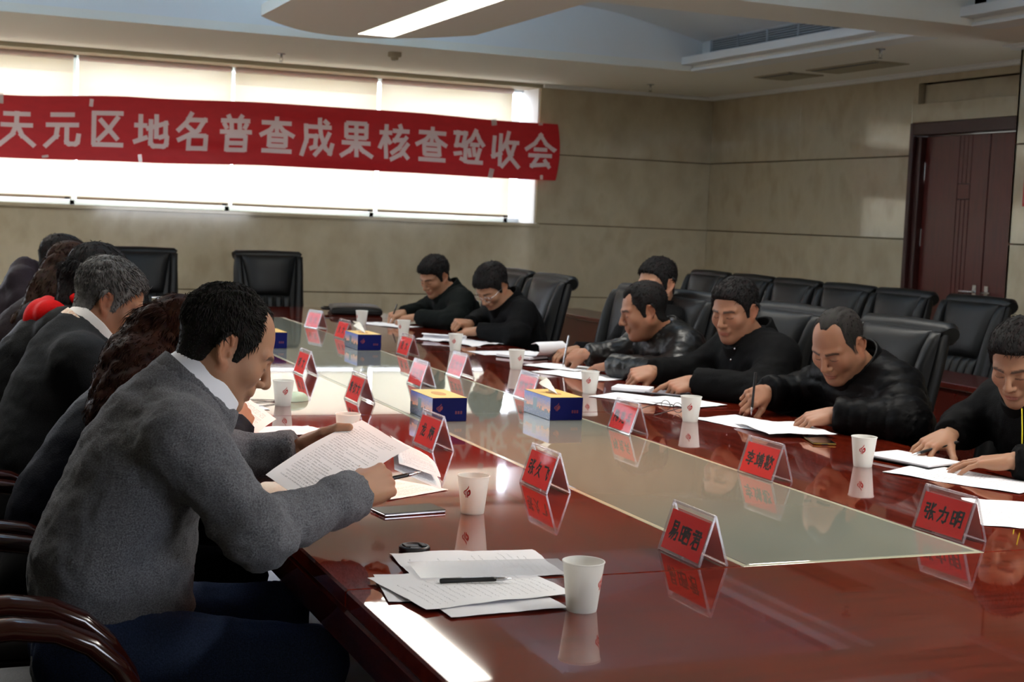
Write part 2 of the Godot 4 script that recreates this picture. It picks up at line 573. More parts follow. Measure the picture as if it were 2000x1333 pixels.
func build_windows() -> void:
	var pane := clear(Color(0.9, 0.97, 1.0), 0.05, 0.02)
	var blind := mat(Color(0.86, 0.82, 0.71, 0.93), 0.9)
	blind.transparency = BaseMaterial3D.TRANSPARENCY_ALPHA
	blind.backlight_enabled = true
	blind.backlight = Color(0.90, 0.885, 0.83)
	var flap := mat(Color(0.9, 0.88, 0.82, 0.22), 0.9)
	flap.transparency = BaseMaterial3D.TRANSPARENCY_ALPHA
	flap.backlight_enabled = true
	flap.backlight = Color(0.9, 0.9, 0.85)
	var xs := [-3.93, -2.66, -1.39, -0.12, 1.15, 2.41, 3.68, 4.95]
	var w := structure("window_1", "row of aluminium framed windows")
	for i in xs.size():
		boxed("mullion", Vector3(xs[i] - 0.022, 1.40, -12.46), Vector3(xs[i] + 0.022, 2.62, -12.38), M.alu, w, 0.004)
	boxed("window_frame", Vector3(-4.0, 1.40, -12.46), Vector3(5.078, 1.44, -12.38), M.alu, w, 0.004)
	boxed("window_frame", Vector3(-4.0, 2.58, -12.46), Vector3(5.078, 2.62, -12.38), M.alu, w, 0.004)
	for i in xs.size():
		var x1: float = xs[i + 1] if i + 1 < xs.size() else 5.078
		boxed("pane", Vector3(xs[i] + 0.022, 1.44, -12.424), Vector3(x1 - 0.022, 2.58, -12.416), pane, w, 0.0)
	var names := ["far left", "", "", "", "blind of the second window from the left edge", "", ""]
	for i in xs.size() - 1:
		if xs[i + 1] < 0.0:
			continue
		var lab: String = ["", "", "", "cream roller blind cut off by the left edge of the photo", "cream roller blind behind the first two white banner letters", "cream roller blind behind the middle of the red banner", "cream roller blind beside the stone wall at the banner's right end"][i]
		var b := thing("roller_blind", lab, "roller blind", Vector3(xs[i] + 0.635, 1.42, -12.27), 0.0, "roller blinds along the windows")
		var hw: float = (xs[i + 1] - xs[i]) / 2 - 0.018
		boxed("fabric", Vector3(-hw, 0.04, -0.001), Vector3(hw, 1.16, 0.001), blind, b, 0.0)
		var t := MB.new()
		t.tube([Vector3(-hw, 1.155, 0.0), Vector3(hw, 1.155, 0.0)], 0.024, 12)
		obj("roller", t, M.white, b)
		boxed("bottom_bar", Vector3(-hw, 0.022, -0.008), Vector3(hw, 0.046, 0.008), M.soffit_grille, b, 0.003)
		boxed("end_clip", Vector3(hw - 0.05, 0.026, 0.008), Vector3(hw - 0.012, 0.04, 0.012), M.black, b, 0.001)
		if i == 3 or i == 5:
			boxed("header_flap", Vector3(-hw, 1.03, 0.02), Vector3(hw, 1.16, 0.0215), flap, b, 0.0)
	# what stands outside and shows through the blinds
	var pale := mat(Color(0.72, 0.72, 0.7), 0.8)
	var rail := thing("canopy_beam", "pale horizontal canopy beam seen through the roller blinds", "beam", Vector3(0, 2.3, -13.3))
	boxed("beam", Vector3(-5.0, 0.0, -0.1), Vector3(7.5, 0.1, 0.1), pale, rail, 0.01)
	for k in 3:
		var rf := MB.new()
		rf.beam([Vector3(-1.0 + k * 2.2, 0.05, 0.0), Vector3(1.6 + k * 2.2, 0.62, -2.2)], 0.09, 0.09, 0.01)
		obj("rafter", rf, pale, rail)
	var bd := thing("office_building", "pale building with vertical fins beyond the roller blinds", "building", Vector3(4.5, -6.0, -40.0))
	boxed("wall", Vector3(-16, 0, -4), Vector3(16, 8.2, 0), mat(Color(0.62, 0.62, 0.62), 0.8), bd, 0.0)
	for k in 12:
		boxed("fin", Vector3(-15.5 + k * 2.7, 0, 0), Vector3(-14.6 + k * 2.7, 8.2, 0.5), mat(Color(0.85, 0.85, 0.85), 0.8), bd, 0.0)

func build_ceiling() -> void:
	var c := structure("ceiling", "off-white plaster soffits and beams")
	boxed("soffit", Vector3(-4.0, CEIL, -12.0), Vector3(7.2, CEIL + 0.06, -10.1), M.plaster, c, 0.0)
	boxed("soffit", Vector3(5.55, CEIL, -10.1), Vector3(7.2, CEIL + 0.045, 4.0), M.plaster, c, 0.0)
	boxed("beam", Vector3(-4.0, CEIL, -7.35), Vector3(5.55, CEIL + 0.5, -6.83), M.plaster, c, 0.0)
	boxed("beam", Vector3(-4.0, CEIL, -4.08), Vector3(5.55, CEIL + 0.5, -3.56), M.plaster, c, 0.0)
	boxed("beam", Vector3(-4.0, CEIL, -0.81), Vector3(5.55, CEIL + 0.5, 4.0), M.plaster, c, 0.0)
	boxed("tray_end", Vector3(-4.0, CEIL + 0.06, -10.2), Vector3(6.0, 3.3, -10.1), M.white, c, 0.0)
	boxed("roof", Vector3(-4.4, 3.3, -12.6), Vector3(7.5, 3.5, 4.2), M.plaster, c, 0.0)
	# trays with an arched top
	for t in [[-10.1, -7.35], [-6.83, -4.08], [-3.56, -0.81]]:
		var rows := []
		var prof := []
		for i in 15:
			var f := i / 14.0
			prof.append(Vector2(5.62 - 1.15 * f, 2.86 + 0.185 * sin(f * PI / 2)))
		prof.append(Vector2(-2.0, 3.06))
		prof.append(Vector2(-4.0, 2.9))
		var up := MB.new()
		for z in [t[0], t[1]]:
			var r := PackedVector3Array()
			for p in prof:
				r.append(Vector3(p.x, p.y, z))
			rows.append(r)
		up.grid(rows)
		obj("vault", up, M.white, c)
		boxed("tray_side", Vector3(5.63, CEIL + 0.045, t[0]), Vector3(5.75, 3.0, t[1]), M.white, c, 0.0)
		# stepped ledges below the air grille
		boxed("ledge", Vector3(5.535, CEIL - 0.004, t[0]), Vector3(5.72, CEIL + 0.02, t[1]), M.white, c, 0.003)
		boxed("ledge", Vector3(5.45, CEIL + 0.042, t[0]), Vector3(5.72, CEIL + 0.10, t[1]), M.white, c, 0.003)
		var g := thing("air_grille", "long slatted air grille in the ceiling recess " + ("beside the curved light panel" if t[0] < -9.0 else ("at the top right corner" if t[0] < -5.0 else "above the photographer")), "air vent", Vector3(5.63, 2.81, t[0] + 0.16), 0.0, "ceiling air grilles")
		var lz: float = t[1] - t[0] - 0.5
		boxed("duct", Vector3(-0.002, -0.05, 0), Vector3(0.02, 0.05, lz), M.dark_gap, g, 0.0)
		for k in 6:
			var s := MB.new()
			s.xf = Transform3D(Basis(Vector3.BACK, -0.35), Vector3(-0.014, -0.04 + k * 0.0165, 0))
			s.box(Vector3(-0.006, -0.0022, 0), Vector3(0.006, 0.0022, lz), 0.0)
			obj("slat", s, M.vent, g)
		for k in int(lz / 0.4) + 1:
			boxed("divider", Vector3(-0.024, -0.05, k * 0.4), Vector3(-0.01, 0.05, k * 0.4 + 0.006), M.vent, g, 0.0)
		boxed("grille_frame", Vector3(-0.026, 0.05, -0.02), Vector3(0.0, 0.064, lz + 0.02), M.white, g, 0.002)
		boxed("grille_frame", Vector3(-0.026, -0.064, -0.02), Vector3(0.0, -0.05, lz + 0.02), M.white, g, 0.002)
		# hung light panels with curved ends
		for px in [[1.97, 3.40, 2.73, 2.98], [-0.95, 0.48, -0.36, -0.11]]:
			light_panel(t, px)
	# crown mouldings
	var tr := structure("trim_1", "white crown moulding")
	boxed("moulding", Vector3(5.1, CEIL - 0.03, -12.0), Vector3(6.83, CEIL + 0.001, -11.955), M.white, tr, 0.006)
	boxed("moulding", Vector3(6.785, CEIL - 0.03, -12.0), Vector3(6.84, CEIL + 0.001, -7.3), M.white, tr, 0.006)
	boxed("moulding", Vector3(6.76, CEIL - 0.012, -12.0), Vector3(6.79, CEIL + 0.001, -7.3), M.white, tr, 0.003)
	boxed("moulding", Vector3(6.255, CEIL - 0.03, -7.34), Vector3(7.0, CEIL + 0.001, -6.3), M.white, tr, 0.006)
	boxed("moulding", Vector3(6.22, CEIL - 0.012, -7.37), Vector3(6.3, CEIL + 0.001, -6.3), M.white, tr, 0.003)
	# flush return grilles in the right soffit
	for q in [[Vector3(6.1, CEIL, -10.1), 0.32, 0.5, "beige flush ceiling hatch nearest the wall corner"], [Vector3(6.12, CEIL, -9.4), 0.3, 0.85, "flush ceiling vent with a dark slot above the stone wall"]]:
		var v := thing("ceiling_vent", q[3], "air vent", q[0])
		boxed("vent_frame", Vector3(0, -0.008, 0), Vector3(q[1], -0.001, q[2]), M.soffit_grille, v, 0.002)
		boxed("vent_slot", Vector3(0.03, -0.012, 0.03), Vector3(0.06, -0.008, q[2] - 0.03), M.dark_gap, v, 0.0)
		boxed("vent_panel", Vector3(0.07, -0.014, 0.03), Vector3(q[1] - 0.03, -0.008, q[2] - 0.03), M.soffit_grille, v, 0.002)
	# sprinklers and smoke detector
	for q in [[Vector3(2.58, CEIL, -11.25), "small pendant sprinkler head above the banner's middle letters"], [Vector3(5.79, CEIL, -11.26), "small pendant sprinkler head near the stone wall corner"], [Vector3(5.78, CEIL, -8.01), "small pendant sprinkler head below the long air grille"]]:
		var s := thing("sprinkler", q[1], "sprinkler", q[0], 0.0, "ceiling sprinklers")
		var b := MB.new()
		b.lathe([[0.0, 0.0], [0.032, 0.0], [0.032, -0.006], [0.012, -0.01], [0.01, -0.03], [0.0, -0.03]], 12)
		obj("escutcheon", b, M.metal, s)
		var d := MB.new()
		for sx in [-1.0, 1.0]:
			d.tube([Vector3(sx * 0.009, -0.03, 0), Vector3(sx * 0.013, -0.045, 0), Vector3(0, -0.062, 0)], 0.0025, 6)
		d.lathe([[0.0, -0.06], [0.016, -0.06], [0.016, -0.063], [0.0, -0.063]], 10)
		obj("deflector", d, M.metal, s)
	var sd := thing("smoke_detector", "round beige smoke detector on the soffit above the windows", "smoke detector", Vector3(3.27, CEIL, -10.53))
	var q1 := MB.new()
	q1.lathe([[0.0, 0.0], [0.05, 0.0], [0.05, 0.0], [0.05, -0.028], [0.046, -0.034], [0.03, -0.036], [0.03, -0.036], [0.028, -0.052], [0.022, -0.056], [0.0, -0.056]], 20)
	obj("housing", q1, M.soffit_grille, sd)
	for k in 2:
		boxed("sensor", Vector3(-0.012 + k * 0.016, -0.058, -0.029), Vector3(-0.004 + k * 0.016, -0.042, -0.018), M.black, sd, 0.001)
	# warm downlight over the table
	var dl := thing("downlight", "warm recessed downlight in the ceiling above the table", "ceiling light", Vector3(1.9, CEIL, -3.82))
	var q2 := MB.new()
	q2.lathe([[0.045, 0.002], [0.065, 0.0], [0.065, -0.004], [0.045, -0.006], [0.043, 0.0]], 20)
	obj("trim_ring", q2, M.metal, dl)
	var q3 := MB.new()
	q3.lathe([[0.0, -0.003], [0.04, -0.003], [0.04, 0.0], [0.0, 0.0]], 16)
	obj("bulb", q3, lit(Color(1.0, 0.72, 0.42), 6.0), dl)
	var sp := SpotLight3D.new()
	sp.name = "downlight_beam"
	sp.light_color = Color(1.0, 0.6, 0.33)
	sp.light_energy = 5.5
	sp.spot_angle = 30.0
	sp.spot_angle_attenuation = 0.9
	sp.spot_range = 20.0
	sp.light_size = 0.05
	sp.shadow_enabled = true
	add_child(sp)
	sp.look_at_from_position(Vector3(1.9, CEIL - 0.03, -3.82), Vector3(1.42, 0.75, -3.7), Vector3.BACK)

func light_panel(t: Array, px: Array) -> void:
	var x0: float = px[0]
	var x1: float = px[1]
	var l0: float = px[2]
	var l1: float = px[3]
	var zf: float = t[0] + 0.24
	var zs: float = t[0] + 0.92
	var z1: float = t[1]
	var zl: float = t[0] + 0.45
	var seen: bool = x0 > 0.0 and t[0] < -9.0
	var where: String = "at the top of the photo, lamp lit" if seen else ("cut by the top left corner" if t[0] < -9.0 else ("in the middle recess" if t[0] < -5.0 else "in the recess over the photographer"))
	var lab := "curved plaster ceiling panel with a strip lamp " + where + ("" if x0 > 0.0 or t[0] < -9.0 else ", left one")
	var p := thing("light_panel", lab, "ceiling panel", Vector3.ZERO, 0.0, "hung ceiling light panels")
	var xm := (x0 + x1) / 2
	var arc := []
	for i in 25:
		var f := i / 24.0 * 2.0 - 1.0
		arc.append(Vector2(xm + f * (x1 - x0) / 2, zs + (zf - zs) * (1.0 - f * f)))
	# left and right halves beside the lamp slot, and the curved nose in front of it
	var nose := MB.new()
	var o1 := arc.duplicate()
	o1.append(Vector2(x1, zs + 0.0001))
	var ol := [Vector2(l0, zl)]
	for q in arc:
		if q.x < l0:
			ol.append(q)
	ol.append(Vector2(l0, zl))
	var left := [Vector2(l0, z1), Vector2(x0, z1)]
	for q in arc:
		if q.x <= l0 - 0.001:
			left.append(q)
	left.append(Vector2(l0, arc_z(arc, l0)))
	nose.prism(left, CEIL, CEIL + 0.07)
	var right := [Vector2(l1, z1), Vector2(l1, arc_z(arc, l1))]
	for q in arc:
		if q.x >= l1 + 0.001:
			right.append(q)
	right.append(Vector2(x1, z1))
	nose.prism(right, CEIL, CEIL + 0.07)
	var tip := [Vector2(l0, zl), Vector2(l0, arc_z(arc, l0))]
	for q in arc:
		if q.x > l0 + 0.001 and q.x < l1 - 0.001:
			tip.append(q)
	tip.append(Vector2(l1, arc_z(arc, l1)))
	tip.append(Vector2(l1, zl))
	nose.prism(tip, CEIL, CEIL + 0.07)
	obj("panel", nose, M.plaster, p)
	var on: bool = x0 > 0.0 or t[0] < -5.0
	boxed("lamp_diffuser", Vector3(l0, CEIL + 0.015, zl), Vector3(l1, CEIL + 0.03, z1), lit(Color(0.95, 1.0, 0.90), 2.6) if on else mat(Color(0.85, 0.87, 0.85), 0.5), p, 0.0)
	if on:
		daylight("strip_lamp_light", Vector3((l0 + l1) / 2, CEIL + 0.012, (zl + z1) / 2), Vector3.DOWN, Vector2(l1 - l0, z1 - zl), (2.4 if x0 > 0.0 else 6.0) if t[0] < -9.0 else (5.6 if t[0] < -5.0 else 8.0), Color(1.0, 0.98, 0.95))
	# tubes lying on the panel wash the recess
	for sx in [x0 + 0.12, x1 - 0.12]:
		var tb := MB.new()
		tb.tube([Vector3(sx, CEIL + 0.09, zs + 0.1), Vector3(sx, CEIL + 0.09, z1 - 0.05)], 0.013, 8)
		obj("cove_tube_lamp", tb, lit(Color(0.66, 0.84, 1.0), 8.0), p)
		if t[0] < -5.0:
			daylight("cove_tube_light", Vector3(sx, CEIL + 0.115, (zs + z1) / 2), Vector3.UP, Vector2(0.06, z1 - zs - 0.15), 2.8, Color(0.66, 0.84, 1.0))

func arc_z(arc: Array, x: float) -> float:
	for i in arc.size() - 1:
		if x >= arc[i].x and x <= arc[i + 1].x:
			return lerpf(arc[i].y, arc[i + 1].y, (x - arc[i].x) / (arc[i + 1].x - arc[i].x))
	return arc[0].y

# ---------------------------------------------------------------- conference table
func build_table() -> void:
	var t := thing("conference_table", "long reddish-brown polished conference table with a pale glass inlay", "table", Vector3(1.83, 0, -5.76))
	t.position = Vector3.ZERO
	var joints := [-2.47, -4.665, -6.86, -9.05]
	for side in 2:
		var xa := 0.71 if side == 0 else 2.13
		var xb := 1.53 if side == 0 else 2.95
		for i in 3:
			boxed("top_board", Vector3(xa, TOP - 0.035, joints[i + 1] + 0.0008), Vector3(xb - (0.001 if side == 0 else 0.0), TOP, joints[i] - 0.0008), M.wood, t, 0.004)
		var xo := xa if side == 0 else xb
		var sg := 1.0 if side == 0 else -1.0
		boxed("edge_groove", Vector3(minf(xo + sg * 0.012, xo + sg * 0.05), TOP - 0.047, -10.0), Vector3(maxf(xo + sg * 0.012, xo + sg * 0.05), TOP - 0.034, -1.5), M.door_dark, t, 0.0)
		var ap := MB.new()
		ap.xf = Transform3D(Basis(Vector3.BACK, sg * 0.3), Vector3(xo + sg * 0.006, TOP - 0.046, 0))
		ap.box(Vector3(minf(0, sg * 0.03), -0.11, -10.02), Vector3(maxf(0, sg * 0.03), 0.0, -1.46), 0.006)
		obj("apron", ap, M.wood, t)
		boxed("plinth", Vector3(minf(xo + sg * 0.5, xo + sg * 0.55), 0.0, -9.6), Vector3(maxf(xo + sg * 0.5, xo + sg * 0.55), TOP - 0.04, -1.9), M.desk, t, 0.003)
	boxed("end_board", Vector3(0.71, TOP - 0.035, -10.06), Vector3(2.95, TOP, -9.0508), M.wood_end, t, 0.004)
	boxed("end_board", Vector3(0.71, TOP - 0.035, -2.4692), Vector3(2.95, TOP, -1.44), M.wood_end, t, 0.004)
	boxed("apron", Vector3(0.76, TOP - 0.2, -10.02), Vector3(2.9, TOP - 0.036, -9.99), M.wood_end, t, 0.004)
	boxed("apron", Vector3(0.76, TOP - 0.2, -1.51), Vector3(2.9, TOP - 0.036, -1.48), M.wood_end, t, 0.004)
	boxed("inlay_bed", Vector3(1.53, TOP - 0.035, -9.05), Vector3(2.13, TOP - 0.012, -2.47), M.desk, t, 0.0)
	for i in 3:
		var p := boxed("glass_pane", Vector3(1.5445, TOP - 0.011, joints[i + 1] + (0.0145 if i == 2 else 0.001)), Vector3(2.1155, TOP, joints[i] - (0.0145 if i == 0 else 0.001)), M.glass_top, t, 0.0015)
	for q in [[Vector3(1.5305, 0, -9.05), Vector3(1.544, 0, -2.47)], [Vector3(2.116, 0, -9.05), Vector3(2.1295, 0, -2.47)], [Vector3(1.544, 0, -2.484), Vector3(2.116, 0, -2.4705)], [Vector3(1.544, 0, -9.0495), Vector3(2.116, 0, -9.036)]]:
		boxed("glass_border", Vector3(q[0].x, TOP - 0.011, q[0].z), Vector3(q[1].x, TOP - 0.0006, q[1].z), M.glass_edge, t, 0.001)
	# outer desks in front of the door-wall chairs
	for i in 4:
		var z := -10.45 + i * 1.87
		var lab: String = ["narrow dark red desk with a shiny edge, farthest along the door wall", "narrow dark red desk behind the writing men's chairs", "narrow dark red desk behind the puffer jacket man's chair", "narrow dark red desk behind the right edge person's seat"][i]
		var d := thing("side_desk", lab, "desk", Vector3(4.45, 0, z), 0.0, "narrow desks along the door wall")
		boxed("desk_top", Vector3(0, 0.72, 0.002), Vector3(0.40, 0.75, 1.868), M.desk, d, 0.004)
		boxed("front_panel", Vector3(0.02, 0.02, 0.01), Vector3(0.045, 0.72, 1.86), M.desk, d, 0.002)
		boxed("side_panel", Vector3(0.045, 0.0, 0.02), Vector3(0.38, 0.72, 0.045), M.desk, d, 0.002)
		boxed("side_panel", Vector3(0.045, 0.0, 1.825), Vector3(0.38, 0.72, 1.85), M.desk, d, 0.002)

# ---------------------------------------------------------------- leather chairs
func cushion(b: MB, c00: Vector3, c10: Vector3, c11: Vector3, c01: Vector3, nrm: Vector3, thick: float, nu := 9, nv := 13, pw := 4.0) -> void:
	var rows := []
	for i in nv:
		var r := PackedVector3Array()
		var f := i / float(nv - 1)
		f = 0.5 - 0.5 * cos(f * PI)
		for j in nu:
			var g := j / float(nu - 1)
			g = 0.5 - 0.5 * cos(g * PI)
			var p := c00.lerp(c10, g).lerp(c01.lerp(c11, g), f)
			var h := sqrt(maxf(0.0, 1.0 - pow(absf(2 * g - 1), pw))) * sqrt(maxf(0.0, 1.0 - pow(absf(2 * f - 1), pw)))
			r.append(p + nrm * thick * h)
		rows.append(r)
	var e1 := c10 - c00
	var e2 := c01 - c00
	b.grid(rows, false, false, e1.cross(e2).dot(nrm) < 0.0)

var chair_protos := {}

func make_chair(ay: float) -> Node3D:
	var c := Node3D.new()
	c.name = "office_chair"
	var B := func(x: float, y: float) -> Vector3:   # point on the reclined front of the back
		var h := (y - 0.45) / 0.65
		return Vector3(x, y, -0.185 - 0.115 * h - 0.03 * h * h)
	# shell
	var rows := []
	for i in 15:
		var h := i / 14.0
		var y := 0.40 + 0.69 * h
		var ctr: Vector3 = B.call(0.0, y)
		var w := lerpf(0.235, 0.262, smoothstep(0.0, 0.4, h)) * (1.0 - 0.05 * smoothstep(0.8, 1.0, h))
		var th := 0.042 * (1.0 - 0.25 * smoothstep(0.9, 1.0, h))
		var r := PackedVector3Array()
		for j in 28:
			var a := TAU * j / 28
			var ex := signf(cos(a)) * pow(absf(cos(a)), 0.45) * w
			var ez := signf(sin(a)) * pow(absf(sin(a)), 0.6) * th
			r.append(Vector3(ex, y - 0.3 * ez * 0.2, ctr.z - 0.04 + ez))
		rows.append(r)
	var s := MB.new()
	s.grid(rows, true, true)
	obj("back_shell", s, M.leather, c)
	var fr := Vector3(0, 0.16, 0.98)
	var up := MB.new()
	cushion(up, B.call(-0.15, 0.79), B.call(0.15, 0.79), B.call(0.205, 1.085), B.call(-0.205, 1.085), fr, 0.038)
	obj("upper_pad", up, M.leather, c)
	for k in 5:
		var x0 := -0.155 + k * 0.062
		var p := MB.new()
		cushion(p, B.call(x0, 0.44), B.call(x0 + 0.062, 0.44), B.call(x0 + 0.06, 0.79), B.call(x0 + 0.002, 0.79), fr, 0.034, 7, 13, 3.0)
		obj("pleat", p, M.leather, c)
	for sg in [-1.0, 1.0]:
		var p := MB.new()
		cushion(p, B.call(sg * 0.155, 0.44), B.call(sg * 0.245, 0.44), B.call(sg * 0.258, 1.08), B.call(sg * 0.205, 1.085), fr, 0.05, 7, 15, 3.0)
		obj("side_bolster", p, M.leather, c)
	var hr := MB.new()
	hr.tube([Vector3(-0.252, 1.07, -0.375), Vector3(-0.24, 1.075, -0.378), Vector3(0.0, 1.08, -0.38), Vector3(0.24, 1.075, -0.378), Vector3(0.252, 1.07, -0.375)], [0.032, 0.042, 0.042, 0.042, 0.032], 14)
	obj("head_roll", hr, M.leather, c)
	# seat
	boxed("seat_base", Vector3(-0.23, 0.36, -0.21), Vector3(0.23, 0.41, 0.24), M.leather, c, 0.015)
	var st := MB.new()
	cushion(st, Vector3(-0.232, 0.405, 0.25), Vector3(0.232, 0.405, 0.25), Vector3(0.23, 0.405, -0.2), Vector3(-0.23, 0.405, -0.2), Vector3.UP, 0.065, 13, 13, 6.0)
	obj("seat", st, M.leather, c)
	for sg in [-1.0, 1.0]:
		var pts := []
		for q in [[-0.20, 0.575], [-0.17, 0.64], [-0.12, 0.682], [-0.05, 0.702], [0.03, 0.708], [0.10, 0.698], [0.155, 0.672], [0.20, 0.63], [0.235, 0.575], [0.26, 0.50], [0.272, 0.40], [0.272, 0.2], [0.262, 0.0]]:
			pts.append(Vector3(sg * 0.255, q[1] if q[1] < 0.3 else lerpf(0.3, ay, (q[1] - 0.3) / 0.408), q[0]))
		var a := MB.new()
		a.beam(pts, 0.05, 0.034, 0.009, Vector3.RIGHT)
		obj("arm", a, M.arm_wood, c)
		var l := MB.new()
		l.beam([Vector3(sg * 0.25, 0.55, -0.215), Vector3(sg * 0.25, 0.38, -0.2), Vector3(sg * 0.25, 0.2, -0.22), Vector3(sg * 0.25, 0.0, -0.29)], 0.045, 0.04, 0.008, Vector3.RIGHT)
		obj("rear_leg", l, M.arm_wood, c)
		boxed("rail", Vector3(minf(sg * 0.235, sg * 0.272), 0.335, -0.2), Vector3(maxf(sg * 0.235, sg * 0.272), 0.375, 0.27), M.arm_wood, c, 0.006)
	return c

func place_chair(at: Vector3, turn: float, label: String, group: String, ay := 0.60) -> void:
	var c: Node3D
	if not chair_protos.has(ay):
		chair_protos[ay] = make_chair(ay)
		c = chair_protos[ay]
	else:
		c = chair_protos[ay].duplicate()
	c.name = numbered("office_chair")
	add_child(c, true)
	c.position = at
	c.rotation.y = turn
	tag(c, label, "chair", group)

func build_chairs() -> void:
	var g1 := "chairs along the left side of the table"
	for q in [[-2.25, "empty chair with a curved wooden arm in the bottom left corner"], [-2.91, "dark chair with wooden arms under the man in the grey sweater"], [-3.56, "dark chair with wooden arms under the woman with curly brown hair"], [-4.21, "dark chair with wooden arms under the grey-haired man"], [-4.98, "dark chair under the person with the red hood"], [-5.68, "dark chair under the woman with long loose hair"], [-6.4, "dark chair under the person farthest down the left row"]]:
		place_chair(Vector3(0.12, 0, q[0]), PI / 2, q[1], g1, 0.708)
	var g2 := "chairs along the right side of the table"
	for q in [[3.10, -8.47, "black leather chair with a bluish sheen behind the farthest writing man"], [3.07, -7.80, "black leather chair with a rolled top behind the man in spectacles"], [3.07, -6.66, "black leather chair of the man half hidden in the second seat"], [3.07, -6.13, "black leather chair behind the man in the leather jacket"], [3.07, -5.26, "black leather chair behind the man in the dark coat with snaps"], [3.07, -4.50, "black leather chair behind the man in the puffer jacket"], [3.07, -3.64, "black leather chair behind the person at the right edge"]]:
		place_chair(Vector3(q[0], 0, q[1]), -PI / 2, q[2], g2)
	var g3 := "chairs along the door wall"
	for q in [[-9.2, "black leather wall chair hidden behind the dark coat man's head"], [-8.62, "black leather wall chair farthest from the door, first fully seen"], [-8.07, "black leather wall chair, second fully seen from the corner"], [-7.50, "black leather wall chair just left of the door"], [-6.95, "black leather wall chair in front of the door's left leaf"], [-6.31, "black leather wall chair with pleated back in front of the door handles"]]:
		place_chair(Vector3(4.92, 0, q[0]), -PI / 2, q[1], g3)
	var g4 := "chairs at the far end of the table"
	place_chair(Vector3(1.49, 0, -10.45), 0.0, "black chair at the table's far end behind the grey-haired man", g4)
	place_chair(Vector3(2.42, 0, -10.45), 0.0, "empty black chair standing alone at the table's far end", g4)

